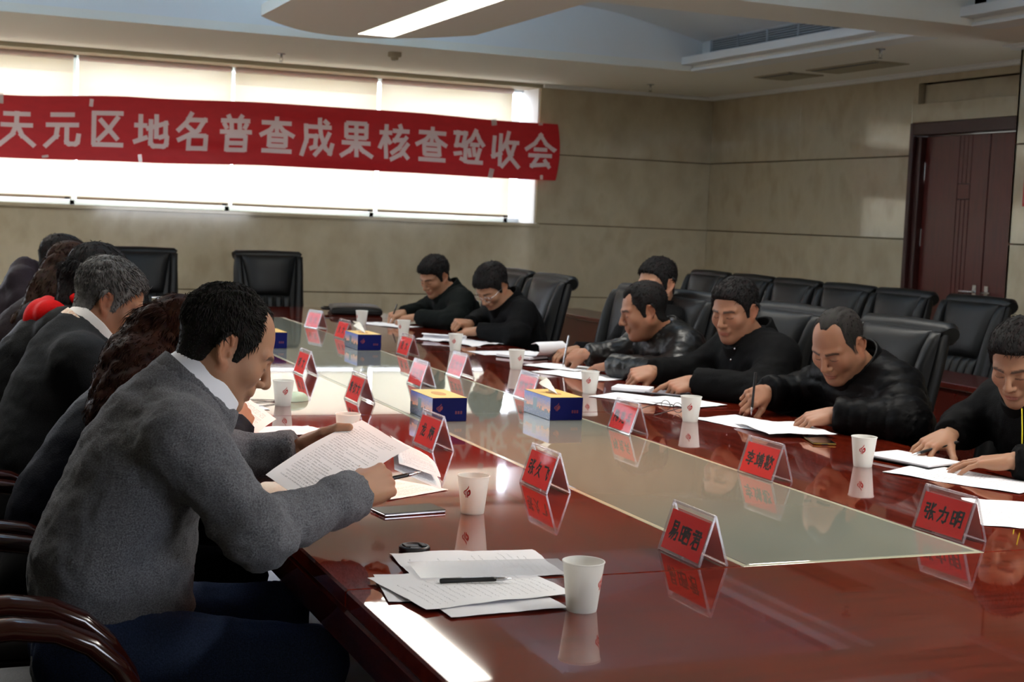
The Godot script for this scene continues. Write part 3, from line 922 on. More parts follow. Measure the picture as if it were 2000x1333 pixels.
# ---------------------------------------------------------------- brush and print lettering: strokes on a 100 x 100 square
const GLYPH := {
	"天": "15,15 85,15;8,45 92,45;50,15 49,45 38,70 8,96;52,46 64,72 93,96",
	"元": "18,15 82,15;6,42 94,42;37,45 33,72 7,96;62,45 62,86 68,92 86,92 92,85 94,72",
	"区": "8,10 94,10;13,10 13,92;10,92 95,92;77,24 55,52 28,78;30,26 80,78",
	"地": "4,38 38,38;21,10 21,76;2,82 40,68;44,44 92,30 92,62 80,66;66,8 66,70;50,28 50,82 58,90 88,90 95,84 96,70",
	"名": "42,4 30,24 8,44;36,18 82,18 62,46 10,70;30,34 48,48;36,58 36,98;36,60 85,60;85,58 85,98;36,93 85,93",
	"普": "28,2 34,14;70,2 62,14;8,17 92,17;38,17 38,44;62,17 62,44;16,24 24,38;84,24 76,38;4,47 96,47;24,56 24,98;24,58 78,58;78,56 78,98;24,77 78,77;24,95 78,95",
	"查": "6,18 94,18;50,2 50,44;46,20 30,38 5,50;54,20 70,38 95,50;26,50 26,82;26,50 76,50;76,50 76,82;26,65 76,65;26,80 76,80;6,94 94,94",
	"成": "16,22 16,60 4,96;14,22 94,22;18,48 46,48 44,76 34,80;58,4 62,45 76,80 90,92 96,72;86,42 72,68 46,96;72,4 86,14",
	"果": "18,6 18,46;18,6 82,6;82,6 82,46;18,26 82,26;18,45 82,45;50,6 50,98;5,60 95,60;46,62 30,80 6,94;54,62 70,80 95,94",
	"核": "2,26 40,26;22,4 22,98;20,32 2,70;24,38 38,56;64,2 70,14;44,20 96,20;68,22 52,46 80,44;86,40 66,66 44,80;92,58 70,84 42,98;74,74 94,96",
	"验": "4,12 36,12 32,46;12,12 10,46 42,46 38,90 28,86;2,72 28,68;70,4 58,26 42,40;72,6 84,26 97,40;56,42 86,42;52,54 56,78;68,50 72,76;90,52 78,88;46,93 98,93",
	"收": "34,4 34,98;12,18 12,70 34,62;60,2 54,26 42,46;52,28 97,28;84,30 72,66 44,97;56,40 70,72 96,97",
	"会": "50,2 30,26 4,42;50,2 70,26 96,42;28,44 74,44;10,62 92,62;44,64 24,92 78,88;66,74 86,98",
	"张": "8,10 36,10 36,32 10,32;12,32 8,56 38,56 34,90 22,86;82,6 58,34;46,48 96,48;60,4 60,92 74,80;66,50 94,92",
	"久": "44,4 30,34 10,54;36,24 72,24 58,60 12,96;50,48 66,74 94,94",
	"飞": "10,16 66,16 70,60 82,88 94,70;90,26 76,40;74,34 94,54",
	"力": "10,32 84,32 80,80 64,92 52,84;48,6 44,50 12,94",
	"明": "8,16 8,84;8,16 40,16;40,16 40,84;8,50 40,50;8,82 40,82;56,8 56,60 44,96;56,8 92,8 92,90 80,92;56,34 92,34;56,60 92,60",
	"李": "8,20 92,20;50,2 50,48;46,22 8,46;54,22 92,46;26,52 74,52 54,66;54,66 54,94 40,92;6,74 94,74",
	"靖": "24,4 26,20;6,24 46,24;16,36 20,70;40,34 32,70;2,82 48,74;54,16 98,16;58,30 94,30;50,44 100,44;76,4 76,44;60,56 60,98;60,56 92,56 92,98;60,70 92,70;60,84 92,84",
	"懿": "4,12 44,12;24,2 24,24;8,24 40,24;12,34 38,34 38,48 12,48;4,62 46,58;64,4 54,26;58,18 94,18 86,32;74,24 54,58;76,34 96,56;14,74 6,92;28,70 32,92 66,92 72,80;46,66 52,78;78,68 90,84",
	"陈": "10,6 10,98;10,8 34,8 24,34 36,52 20,62;44,20 94,20;66,4 50,50 94,50;72,36 72,92 60,88;56,62 44,84;84,60 97,84",
	"克": "10,16 90,16;50,2 50,34;24,34 24,56;24,34 76,34 76,56;24,56 76,56;38,56 32,78 8,96;60,56 60,90 90,92 94,76",
	"兵": "70,4 28,14;28,14 28,60;28,34 80,34;60,34 60,62;4,62 96,62;36,66 12,96;62,66 90,96",
	"易": "28,4 28,44;28,4 74,4 74,44;28,24 74,24;28,44 74,44;32,46 20,66 6,76;26,56 88,56 82,90 66,94;46,58 16,92;64,58 38,96",
	"晒": "4,16 4,86;4,16 32,16 32,86;4,50 32,50;4,84 32,84;38,14 98,14;44,34 44,92;44,34 94,34 94,92;44,90 94,90;60,14 60,50 50,66;76,14 76,56 90,60",
	"君": "22,10 78,10 78,44 20,44;6,28 94,28;52,10 40,50 8,84;34,60 34,96;34,60 80,60 80,96;34,94 80,94",
	"龙": "6,28 94,28;40,4 38,40 8,94;54,30 54,84 88,88 94,70;84,44 30,88;66,6 78,18",
	"炳": "10,30 14,48;42,26 34,44;26,6 24,56 4,94;28,60 44,84;50,12 98,12;54,32 54,96;54,32 94,32 94,92 84,90;74,12 72,46 58,70;76,44 88,62",
	"黄": "14,14 86,14;36,4 36,28;64,4 64,28;4,30 96,30;24,42 24,78;24,42 76,42 76,78;24,60 76,60;24,78 76,78;50,30 50,78;36,82 14,97;64,82 86,97",
	"钦": "22,4 4,30;16,20 42,20;8,40 42,40;4,58 42,58;24,40 24,88 44,76;66,4 54,32;60,22 96,22 86,38;74,30 70,62 46,96;74,52 96,96",
	"文": "46,2 54,14;6,24 94,24;70,28 48,66 8,96;28,34 54,70 94,96",
	"刘": "26,4 32,14;4,22 50,22;42,26 28,66 6,92;14,34 48,86;66,18 66,66;90,4 90,90 76,88",
	"正": "8,12 92,12;52,12 52,90;52,50 84,50;24,40 24,90;4,90 96,90",
}

func strokes(im: Image, ch: String, at: Vector2, size: Vector2, width: float, col: Color, brush := false) -> void:
	for st in (GLYPH[ch] as String).split(";"):
		var pts := []
		for p in st.split(" "):
			var q := p.split(",")
			pts.append(at + Vector2(q[0].to_float(), q[1].to_float()) / 100.0 * size)
		for i in pts.size() - 1:
			var a: Vector2 = pts[i]
			var b: Vector2 = pts[i + 1]
			var ext := 0.0 if brush else width * 0.12
			var d := (b - a).normalized()
			a -= d * ext
			b += d * ext
			var ln := a.distance_to(b)
			for y in range(maxi(0, int(minf(a.y, b.y) - width)), mini(im.get_height(), int(maxf(a.y, b.y) + width) + 2)):
				for x in range(maxi(0, int(minf(a.x, b.x) - width)), mini(im.get_width(), int(maxf(a.x, b.x) + width) + 2)):
					var q := Vector2(x + 0.5, y + 0.5) - a
					var t := q.dot(d)
					var wd := width * 0.5
					if brush:
						wd *= lerpf(1.15, 0.65, clampf(t / ln, 0, 1))
					var e := q.distance_to(d * clampf(t, 0.0, ln)) - wd
					if not brush and (t < 0 or t > ln) and i > 0 and i < pts.size() - 2:
						pass
					elif not brush:
						e = maxf(absf(q.cross(d)) - wd, maxf(-t, t - ln) - (wd if pts.size() > 2 else 0.0))
					var al := clampf(0.5 - e, 0.0, 1.0)
					if al > 0.0:
						im.set_pixel(x, y, im.get_pixel(x, y).lerp(col, al))

# ---------------------------------------------------------------- banners
func curve(pts: Array, x: float) -> float:
	for i in pts.size() - 1:
		if x <= pts[i + 1][0]:
			var f := clampf((x - pts[i][0]) / (pts[i + 1][0] - pts[i][0]), 0, 1)
			f = f * f * (3 - 2 * f)
			return lerpf(pts[i][1], pts[i + 1][1], f)
	return pts[-1][1]

func build_banners() -> void:
	var x0 := -0.45
	var x1 := 5.255
	var W := 2048
	var H := 184
	var im := Image.create(W, H, false, Image.FORMAT_RGB8)
	im.fill(Color(0.80, 0.055, 0.105))
	var n := FastNoiseLite.new()
	n.seed = 4
	n.frequency = 0.02
	for y in H:
		for x in W:
			var k := n.get_noise_2d(x, y * 2.0)
			im.set_pixel(x, y, Color(0.80 + 0.03 * k, 0.055 + 0.015 * k, 0.105 + 0.015 * k))
	var text := "天元区地名普查成果核查验收会"
	var sc := W / (x1 - x0)
	for i in text.length():
		var cx := 0.69 + i * 0.3378
		strokes(im, text[i], Vector2((cx - 0.137 - x0) * sc, 0.205 * H), Vector2(0.274 * sc, 0.59 * H), 13.5, Color(0.93, 0.84, 0.85))
	var m := mat(Color.WHITE, 0.55)
	m.albedo_texture = ImageTexture.create_from_image(im)
	m.texture_repeat = false
	m.backlight_enabled = true
	m.backlight = Color(0.3, 0.3, 0.3)
	m.rim_enabled = true
	m.rim = 0.3
	var b := thing("fabric_banner", "long red fabric banner with white characters hung across the windows", "banner", Vector3.ZERO)
	var topc := [[-0.45, 2.20], [0.567, 2.218], [1.602, 2.271], [2.734, 2.297], [3.861, 2.300], [4.803, 2.283], [5.26, 2.286]]
	var botc := [[-0.45, 1.72], [0.567, 1.739], [1.605, 1.757], [2.74, 1.786], [3.87, 1.788], [4.82, 1.783], [5.26, 1.789]]
	var rows := []
	var nx := 120
	for i in 11:
		var r := PackedVector3Array()
		var f := i / 10.0
		for j in nx:
			var x := x0 + (x1 - x0) * j / float(nx - 1)
			var y := lerpf(curve(topc, x), curve(botc, x), f)
			var wr := smoothstep(1.2, 2.0, x) * (1.0 - smoothstep(4.3, 4.9, x))
			var z := -11.93 + 0.012 * sin(x * 2.2 + 1.0) + wr * (0.012 * sin((f * 9.0 - x * 1.5)) + 0.006 * sin(f * 17.0 + x * 2.0))
			z += 0.01 * n.get_noise_2d(x * 60, f * 40)
			if x > 4.9:
				z = lerpf(z, -11.94 - 0.02 * (x - 4.9) / 0.35, (x - 4.9) / 0.36)
				x -= 0.0
			if j == nx - 1:
				x += 0.03 * (1.0 - pow(2 * f - 1, 2)) - 0.008
			r.append(Vector3(x, y, z))
		rows.append(r)
	var g := MB.new()
	g.grid(rows, false, false, true)
	# give the cloth a back face a few millimetres behind
	var rows2 := []
	for r in rows:
		var r2 := PackedVector3Array()
		for p in r:
			r2.append(p + Vector3(0, 0, -0.002))
		rows2.append(r2)
	g.grid(rows2)
	obj("cloth", g, m, b)
	var tape := clear(Color(1, 0.95, 0.95), 0.35, 0.15)
	for q in [[4.62, 2.262, 0.05, 0.055, 0.15], [4.61, 1.82, 0.045, 0.085, -0.2], [5.06, 2.275, 0.04, 0.02, 0.0], [5.09, 1.81, 0.03, 0.04, 0.1], [0.9, 1.765, 0.05, 0.02, 0.2], [1.62, 1.79, 0.03, 0.06, 0.15], [1.24, 2.20, 0.03, 0.06, -0.1], [0.57, 2.19, 0.04, 0.08, 0.0]]:
		var t := MB.new()
		t.xf = Transform3D(Basis(Vector3.BACK, q[4]), Vector3(q[0], q[1], -11.912))
		t.box(Vector3(-q[2] / 2, -q[3] / 2, 0), Vector3(q[2] / 2, q[3] / 2, 0.0015), 0.0)
		obj("tape_strip", t, tape, b)
	var b2 := thing("wall_banner", "plain red banner end taped to the stone pillar at the right edge", "banner", Vector3(6.294, 1.635, -7.17))
	var rows3 := []
	for i in 5:
		var r := PackedVector3Array()
		for j in 13:
			r.append(Vector3(-0.004 - 0.004 * sin(j * 0.8 + i * 0.3), 0.66 * (1 - i / 4.0), j * 0.065))
		rows3.append(r)
	var g2 := MB.new()
	g2.grid(rows3)
	obj("cloth", g2, mat(Color(0.70, 0.04, 0.06), 0.6), b2)
	boxed("tape_strip", Vector3(-0.012, 0.02, 0.02), Vector3(-0.01, 0.2, 0.05), tape, b2, 0.0)
	boxed("tape_strip", Vector3(-0.012, -0.08, 0.03), Vector3(-0.01, 0.12, 0.055), tape, b2, 0.0)

# ---------------------------------------------------------------- small things on the table
func poly_on(b: MB, pts: Array, place: Callable) -> void:
	var poly := PackedVector2Array()
	for p in pts:
		poly.append(Vector2(p[0], p[1]))
	var t := Geometry2D.triangulate_polygon(poly)
	for i in range(0, t.size(), 3):
		var a: Vector3 = place.call(poly[t[i]])
		var c: Vector3 = place.call(poly[t[i + 1]])
		var d: Vector3 = place.call(poly[t[i + 2]])
		b.face([a, c, d])

const LOGO := [
	[[30, 38], [10, 46], [0, 57], [3, 69], [14, 78], [26, 82], [26, 74], [19, 69], [15, 60], [20, 51], [30, 46]],
	[[76, 0], [79, 13], [68, 28], [50, 38], [42, 46], [42, 100], [31, 98], [31, 38], [50, 28], [66, 15]],
	[[86, 30], [98, 42], [100, 58], [92, 74], [76, 84], [63, 88], [63, 100], [50, 97], [50, 52], [62, 42]],
]
const LOGO_HOLE := [[63, 56], [74, 50], [82, 58], [74, 70], [63, 76]]

func cup_proto() -> Node3D:
	var c := Node3D.new()
	c.name = "paper_cup"
	var b := MB.new()
	var pr := [[0.0, 0.004], [0.0245, 0.004], [0.0245, 0.004], [0.0255, 0.0], [0.0262, 0.0], [0.0262, 0.0], [0.027, 0.004], [0.0362, 0.0845]]
	for i in 7:
		var a := -PI / 2 + i * PI / 4.0
		pr.append([0.0365 + 0.0014 * cos(a), 0.0862 + 0.0014 * sin(a)])
	pr.append([0.0356, 0.0845])
	pr.append([0.0266, 0.008])
	pr.append([0.0266, 0.008])
	pr.append([0.0, 0.008])
	b.lathe(pr, 40)
	obj("body", b, M.cup, c)
	var place := func(p: Vector2, out: float) -> Vector3:
		var y := 0.054 - (p.y - 50.0) * 0.00029
		var r := lerpf(0.027, 0.0362, (y - 0.004) / 0.0805) + out
		var th := (p.x - 50.0) * 0.00018 / r
		return Vector3(sin(th) * r, y, cos(th) * r)
	var lg := MB.new()
	for q in LOGO:
		poly_on(lg, q, func(p): return place.call(p, 0.0003))
	obj("logo", lg, mat(Color(0.74, 0.10, 0.10), 0.5), c)
	var lh := MB.new()
	poly_on(lh, LOGO_HOLE, func(p): return place.call(p, 0.0005))
	obj("logo_eye", lh, M.cup, c)
	return c

func text_tex(seedv: int, w := 360, h := 512, rows := 30, hand := false) -> ImageTexture:
	var im := Image.create(w, h, false, Image.FORMAT_RGB8)
	im.fill(Color(0.955, 0.955, 0.965))
	var r := RandomNumberGenerator.new()
	r.seed = seedv
	var y := int(h * 0.09)
	var step := int(h * 0.84 / rows)
	while y < h * 0.93:
		var x := int(w * (0.12 if r.randf() > 0.2 else 0.18))
		var x1 := int(w * (0.88 if r.randf() > 0.25 else r.randf_range(0.3, 0.8)))
		if hand:
			x1 = int(w * r.randf_range(0.45, 0.9))
		while x < x1:
			var cw := r.randi_range(3, 6)
			var g := r.randf_range(0.25, 0.6) if not hand else r.randf_range(0.3, 0.55)
			for k in (3 if not hand else 2):
				im.fill_rect(Rect2i(x + r.randi_range(0, 1), y + k * 2 - (r.randi_range(0, 3) if hand else 0), cw - r.randi_range(0, 2), 1), Color(g, g, g + 0.03))
			x += cw + (2 if r.randf() > 0.15 else 7)
		y += step
	return ImageTexture.create_from_image(im)

func paper_mat(seedv: int, hand := false) -> StandardMaterial3D:
	var m := mat(Color.WHITE, 0.75)
	m.albedo_texture = text_tex(seedv, 360, 512, 17 if hand else 30, hand)
	m.texture_repeat = false
	m.backlight_enabled = true
	m.backlight = Color(0.2, 0.2, 0.2)
	return m

# a sheet over four corners (c00 top left of the print, c10 top right, c11 bottom right, c01 bottom left) with a soft bend
func sheet_mesh(c00: Vector3, c10: Vector3, c11: Vector3, c01: Vector3, bend := 0.0, wav := 0.002, seedv := 1, roll := 0.0) -> MB:
	var b := MB.new()
	var n := FastNoiseLite.new()
	n.seed = seedv
	n.frequency = 0.9
	var nrm := (c10 - c00).cross(c01 - c00).normalized()
	if nrm.y < 0:
		nrm = -nrm
	var rows := []
	var rows2 := []
	for i in 15:
		var f := i / 14.0
		var r := PackedVector3Array()
		var r2 := PackedVector3Array()
		for j in 11:
			var g := j / 10.0
			var p := c00.lerp(c10, g).lerp(c01.lerp(c11, g), f)
			p += nrm * (bend * sin(f * PI) + wav * (0.5 + n.get_noise_2d(g * 2.0, f * 2.0)))
			if roll > 0.0 and g > 0.55:
				var q := (g - 0.55) / 0.45
				var dir := (c10 - c00)
				var ln := dir.length() * 0.45
				var rad := ln / (PI * 1.25)
				var an := q * PI * 1.25
				p += -dir.normalized() * (q * ln) + dir.normalized() * sin(an) * rad + nrm * (1 - cos(an)) * rad * roll
			r.append(p + nrm * 0.0004)
			r2.append(p)
		rows.append(r)
		rows2.append(r2)
	var fl := ((c10 - c00).cross(c01 - c00)).dot(nrm) < 0.0
	b.grid(rows, false, false, fl)
	b.grid(rows2, false, false, not fl)
	return b

func flat_sheet(label: String, cx: float, cz: float, turn: float, lift: float, m: Material, group := "", size := Vector2(0.21, 0.297), wav := 0.002, seedv := 1, roll := 0.0, bend := 0.0) -> MeshInstance3D:
	var c := Vector3(cx, TOP + 0.0006 + lift, cz)
	var ux := Vector3(cos(turn), 0, -sin(turn)) * size.x / 2
	var uz := Vector3(sin(turn), 0, cos(turn)) * size.y / 2
	var o := obj("paper_sheet", sheet_mesh(c - ux - uz, c + ux - uz, c + ux + uz, c - ux + uz, bend, wav, seedv, roll), m)
	tag(o, label, "paper", group)
	return o

func pen(label: String, tip: Vector3, tail: Vector3, body: Material, tipm: Material, grip := false) -> void:
	var p := thing("pen", label, "pen", tip)
	var d := (tail - tip)
	var ln := d.length()
	d = d.normalized()
	var up := Vector3.UP if absf(d.y) < 0.95 else Vector3.RIGHT
	var s := d.cross(up).normalized()
	var bs := Basis(s, d, s.cross(d))
	var b := MB.new()
	b.xf = Transform3D(bs, Vector3.ZERO)
	b.lathe([[0.0, ln], [0.0035, ln], [0.0044, ln - 0.002], [0.0046, 0.035], [0.0042, 0.03], [0.0, 0.03]], 12)
	obj("barrel", b, body, p)
	var t := MB.new()
	t.xf = b.xf
	t.lathe([[0.0, 0.031], [0.0042, 0.031], [0.0038, 0.014], [0.0016, 0.004], [0.0006, 0.0], [0.0, 0.0]], 12)
	obj("nib", t, tipm, p)
	var k := MB.new()
	k.xf = b.xf
	k.box(Vector3(-0.0016, ln - 0.04, 0.0044), Vector3(0.0016, ln - 0.004, 0.0064), 0.0005)
	obj("clip", k, tipm, p)

func card_insert(text: String, plain := false) -> StandardMaterial3D:
	var W := 168
	var H := 104
	var im := Image.create(W, H, false, Image.FORMAT_RGB8)
	im.fill(Color(0.88, 0.09, 0.05))
	var k := text.length()
	for i in k:
		var w := 41.0
		var gap := 49.0 if k == 3 else 70.0
		strokes(im, text[i], Vector2(W / 2.0 + (i - (k - 1) / 2.0) * gap - w / 2, 27), Vector2(w, 50), 6.4, Color(0.07, 0.03, 0.03), true)
	var m := mat(Color.WHITE, 0.9)
	m.metallic_specular = 0.1
	m.albedo_texture = ImageTexture.create_from_image(im)
	m.texture_repeat = false
	return m

func name_card(label: String, x: float, z: float, text: String, turn := 0.0) -> void:
	# ridge along z; the written face looks to -x
	var c := thing("name_card", label, "name card", Vector3(x, TOP, z), turn, "red name cards in acrylic stands")
	var L := 0.17
	var ins := card_insert(text)
	for sg in [-1.0, 1.0]:
		var foot := Vector3(sg * 0.033, 0.001, 0)
		var top := Vector3(sg * 0.002, 0.1, 0)
		var up := (top - foot)
		var h := up.length()
		up = up.normalized()
		var out := Vector3(0, 0, 1).cross(up) * (1.0 if sg < 0 else -1.0)
		if out.x * sg < 0:
			out = -out
		# local frame: along z, up, out
		var fr := Transform3D(Basis(Vector3(0, 0, 1) * (1.0 if sg < 0 else -1.0), up, out), foot)
		var a := MB.new()
		a.xf = fr
		a.box(Vector3(-L / 2, 0, 0.0), Vector3(L / 2, h, 0.0012), 0.0003)
		obj("acrylic_sheet", a, M.acrylic, c)
		var e := MB.new()
		e.xf = fr
		e.box(Vector3(-L / 2, -0.0005, -0.0036), Vector3(L / 2, 0.0022, 0.0015), 0.0004)
		for s2 in [-1.0, 1.0]:
			e.box(Vector3(s2 * L / 2 - 0.0014, 0, -0.0036), Vector3(s2 * L / 2 + 0.0014, h, 0.0015), 0.0004)
		obj("acrylic_rim", e, M.acrylic_edge, c)
		var q := MB.new()
		q.xf = fr
		q.face([Vector3(-L / 2 + 0.007, 0.006, -0.0003), Vector3(L / 2 - 0.007, 0.006, -0.0003), Vector3(L / 2 - 0.007, h - 0.014, -0.0003), Vector3(-L / 2 + 0.007, h - 0.014, -0.0003)], [Vector2(0, 1), Vector2(1, 1), Vector2(1, 0), Vector2(0, 0)])
		obj("card", q, ins, c)
		var w := MB.new()
		w.xf = fr
		w.face([Vector3(L / 2 - 0.007, 0.006, -0.0012), Vector3(-L / 2 + 0.007, 0.006, -0.0012), Vector3(-L / 2 + 0.007, h - 0.014, -0.0012), Vector3(L / 2 - 0.007, h - 0.014, -0.0012)])
		obj("card_back", w, mat(Color(0.85, 0.62, 0.6), 0.7), c)
	var r := MB.new()
	r.tube([Vector3(0, 0.1005, -L / 2), Vector3(0, 0.1005, L / 2)], 0.0035, 10)
	obj("ridge", r, M.acrylic_edge, c)

func skyline_tex() -> ImageTexture:
	var W := 184
	var H := 64
	var im := Image.create(W, H, false, Image.FORMAT_RGB8)
	var n := FastNoiseLite.new()
	n.seed = 8
	n.frequency = 0.05
	var r := RandomNumberGenerator.new()
	r.seed = 21
	var tops := []
	var hh := 36
	for x in W:
		if x % 9 == 0:
			hh = r.randi_range(30, 42)
		tops.append(hh if not (x > 64 and x < 92) else 12)
	for y in H:
		for x in W:
			var f := y / float(H)
			var sky := Color(0.25, 0.38, 0.78).lerp(Color(0.95, 0.62, 0.42), clampf(f * 1.7 + 0.25 * n.get_noise_2d(x, y * 3), 0, 1))
			var c := sky
			if y > tops[x] and y < 46:
				c = Color(0.13, 0.16, 0.2) if not (x > 64 and x < 92) else Color(0.16, 0.34, 0.38)
				if (x + y * 3) % 7 == 0:
					c = c.lightened(0.3)
			elif y >= 46:
				c = Color(0.12, 0.22, 0.36).lerp(Color(0.75, 0.6, 0.55), clampf(n.get_noise_2d(x * 1.5 + 40, y * 5) * 1.2, 0, 1))
			im.set_pixel(x, y, c)
	return ImageTexture.create_from_image(im)

func tissue_proto() -> Node3D:
	var c := Node3D.new()
	c.name = "tissue_box"
	var w := 0.06
	var l := 0.115
	var h := 0.078
	var b := MB.new()
	b.box(Vector3(-w, 0, -l), Vector3(w, h, l), 0.001)
	var blue := mat(Color(0.05, 0.07, 0.30), 0.5)
	blue.metallic_specular = 0.2
	obj("carton", b, blue, c)
	boxed("lid_print", Vector3(-w + 0.0005, h, -l + 0.0005), Vector3(w - 0.0005, h + 0.0006, l - 0.0005), mat(Color(0.95, 0.78, 0.42), 0.4), c, 0.0)
	var sk := mat(Color.WHITE, 0.35)
	sk.albedo_texture = skyline_tex()
	sk.texture_repeat = false
	for sg in [-1.0, 1.0]:
		var q := MB.new()
		q.xf = Transform3D(Basis(Vector3.UP, sg * PI / 2), Vector3(sg * (w + 0.0004), 0, 0))
		q.face([Vector3(-l, 0.001, 0), Vector3(l, 0.001, 0), Vector3(l, h - 0.001, 0), Vector3(-l, h - 0.001, 0)], [Vector2(0, 1), Vector2(1, 1), Vector2(1, 0), Vector2(0, 0)])
		obj("photo_print", q, sk, c)
	var lg := MB.new()
	for q in LOGO:
		poly_on(lg, q, func(p): return Vector3(-0.035 + (p.x - 50) * 0.00022, 0.046 - (p.y - 50) * 0.00028, l + 0.0005))
	obj("logo", lg, mat(Color(0.42, 0.07, 0.16), 0.5), c)
	for k in 3:
		boxed("print_mark", Vector3(0.02 + k * 0.009, 0.024, l), Vector3(0.026 + k * 0.009, 0.034, l + 0.0005), mat(Color(0.36, 0.07, 0.2), 0.5), c, 0.0)
	var ov := []
	for i in 20:
		var a := TAU * i / 20
		ov.append(Vector2(cos(a) * 0.022, sin(a) * 0.05))
	var s := MB.new()
	s.prism(ov, h + 0.0006, h + 0.0012)
	obj("opening_print", s, mat(Color(0.80, 0.56, 0.28), 0.5), c)
	return c

func build_table_things() -> void:
	# paper cups
	var g := "white paper cups with a red logo"
	var proto := cup_proto()
	for q in [
		[1.071, -2.248, 45, "white paper cup nearest the photographer, in front of the loose papers"],
		[1.176, -3.071, -46, "white paper cup beside the black phone of the grey sweater man"],
		[1.165, -4.089, 20, "white paper cup half hidden behind the raised booklet"],
		[1.169, -4.925, 0, "white paper cup with warm rim beside the pale green mouse"],
		[2.545, -3.491, -42, "white paper cup beside the open notebook at the right edge"],
		[2.487, -4.414, -36, "white paper cup beside the spectacles on the table"],
		[2.468, -5.199, -36, "white paper cup behind the tissue box with raised tissue"],
		[2.509, -6.07, 5, "white paper cup beside the black notebook"],
		[2.514, -6.896, -36, "white paper cup in front of the man in spectacles"],
		[2.521, -7.773, -60, "white paper cup, second from the far end of the right row"],
		[2.49, -8.507, -80, "white paper cup farthest away, in front of the black bag"]]:
		var c: Node3D = proto.duplicate()
		c.name = numbered("paper_cup")
		add_child(c, true)
		c.position = Vector3(q[0], TOP, q[1])
		c.rotation.y = deg_to_rad(q[2])
		tag(c, q[3], "cup", g)
	proto.free()
	# name cards
	for q in [
		[1.465, -2.563, "易晒君", "red name card nearest the photographer at the glass corner", 0.0],
		[2.166, -2.635, "张力明", "red name card nearest the right edge of the photo", 0.03],
		[2.143, -3.378, "李靖懿", "red name card second from the right edge, in front of the puffer jacket man's phone", 0.02],
		[1.468, -3.33, "张久飞", "red name card to the right of the cup and black phone", 0.0],
		[2.141, -4.21, "陈克兵", "red name card in front of the open spectacles", -0.02],
		[1.394, -3.985, "龙炳", "red name card overlapping the tissue box without a tissue", 0.02],
		[2.14, -5.03, "刘文正", "red name card standing behind the tissue box with raised tissue", 0.0],
		[2.138, -5.79, "正文力", "red name card in front of the cup of the leather jacket man", 0.0],
		[1.855, -5.47, "天元区", "red name card in the middle of the glass behind a tissue box", 0.0],
		[1.469, -5.015, "黄钦文", "red name card beside the pale green mouse, right of the warm cup", 0.0],
		[2.188, -6.67, "克文", "red name card in front of the man in spectacles", 0.0],
		[1.487, -5.88, "明文", "red name card beyond the grey sweater man's face, standing clear", 0.0],
		[1.40, -6.55, "力文", "red name card hidden behind the grey sweater man's nose", 0.0],
		[2.12, -7.56, "久文", "red name card behind the far tissue box", 0.05],
		[2.14, -8.25, "元文", "red name card farthest away at the end of the glass", 0.2]]:
		name_card(q[3], q[0], q[1], q[2], q[4])
	# tissue boxes
	var tp := tissue_proto()
	for q in [
		[1.623, -4.60, false, "blue and yellow tissue box without a tissue, behind a name card"],
		[2.04, -4.588, true, "blue and yellow tissue box with a raised tissue, right of the glass"],
		[2.065, -7.02, true, "blue and yellow tissue box far down the table"],
		[1.61, -7.10, true, "blue and yellow tissue box beside the grey sweater man's forehead"]]:
		var c: Node3D = tp.duplicate()
		c.name = numbered("tissue_box")
		add_child(c, true)
		c.position = Vector3(q[0], TOP + 0.0005, q[1])
		tag(c, q[3], "tissue box", "tissue boxes on the glass")
		if q[2]:
			var t := MB.new()
			var rows := []
			for i in 9:
				var f := i / 8.0
				var r := PackedVector3Array()
				for j in 9:
					var u := j / 8.0 - 0.5
					r.append(Vector3(0.012 * sin(u * 7 + f * 2) * (0.4 + f) - 0.028 * f * f, 0.0785 + 0.05 * f * (1.0 - 0.55 * u) - 0.02 * f * absf(u), u * 0.085 * (1.0 - 0.75 * f) - 0.035 * f))
				rows.append(r)
			t.grid(rows)
			var t2 := obj("tissue", t, M.tissue, c)
	tp.free()
	build_papers()
	# phone, lens cap, mouse
	var ph := thing("smartphone", "black smartphone lying beside the grey sweater man's hand", "phone", Vector3(1.034, TOP, -3.107), deg_to_rad(8))
	phone_parts(ph, Vector3(0.155, 0.008, 0.076), mat(Color(0.03, 0.035, 0.035), 0.12), M.metal)
	var p2 := thing("smartphone", "dark phone with a gilt edge under the puffer jacket man's papers", "phone", Vector3(2.69, TOP, -3.93), deg_to_rad(70))
	phone_parts(p2, Vector3(0.15, 0.008, 0.075), mat(Color(0.03, 0.03, 0.03), 0.12), mat(Color(0.5, 0.4, 0.2), 0.3, 1.0))
	var cap := thing("lens_cap", "round black camera lens cap above the loose papers", "lens cap", Vector3(0.926, TOP, -2.735))
	var b := MB.new()
	b.lathe([[0.0, 0.0], [0.03, 0.0], [0.0315, 0.002], [0.0315, 0.009], [0.0315, 0.009], [0.029, 0.0115], [0.026, 0.0115], [0.026, 0.0115], [0.0245, 0.0095], [0.0, 0.0095]], 32)
	obj("disc", b, M.black, cap)
	for sg in [-1.0, 1.0]:
		boxed("pinch_grip", Vector3(sg * 0.017 - 0.005, 0.0095, -0.014), Vector3(sg * 0.017 + 0.005, 0.013, 0.014), M.black, cap, 0.001)
	boxed("mark", Vector3(-0.009, 0.0095, -0.003), Vector3(0.009, 0.0101, 0.003), mat(Color(0.3, 0.3, 0.3), 0.5), cap, 0.0)
	var ms := thing("computer_mouse", "pale green computer mouse with thin dark cords beside a cup", "mouse", Vector3(1.235, TOP, -5.03), 0.3)
	var mr := []
	for i in 9:
		var f := i / 8.0
		var r := PackedVector3Array()
		for j in 20:
			var a := TAU * j / 20
			var s := cos(f * PI / 2)
			r.append(Vector3(cos(a) * 0.055 * pow(s, 0.6), 0.001 + 0.032 * sin(f * PI / 2), sin(a) * 0.03 * pow(s, 0.6)))
		mr.append(r)
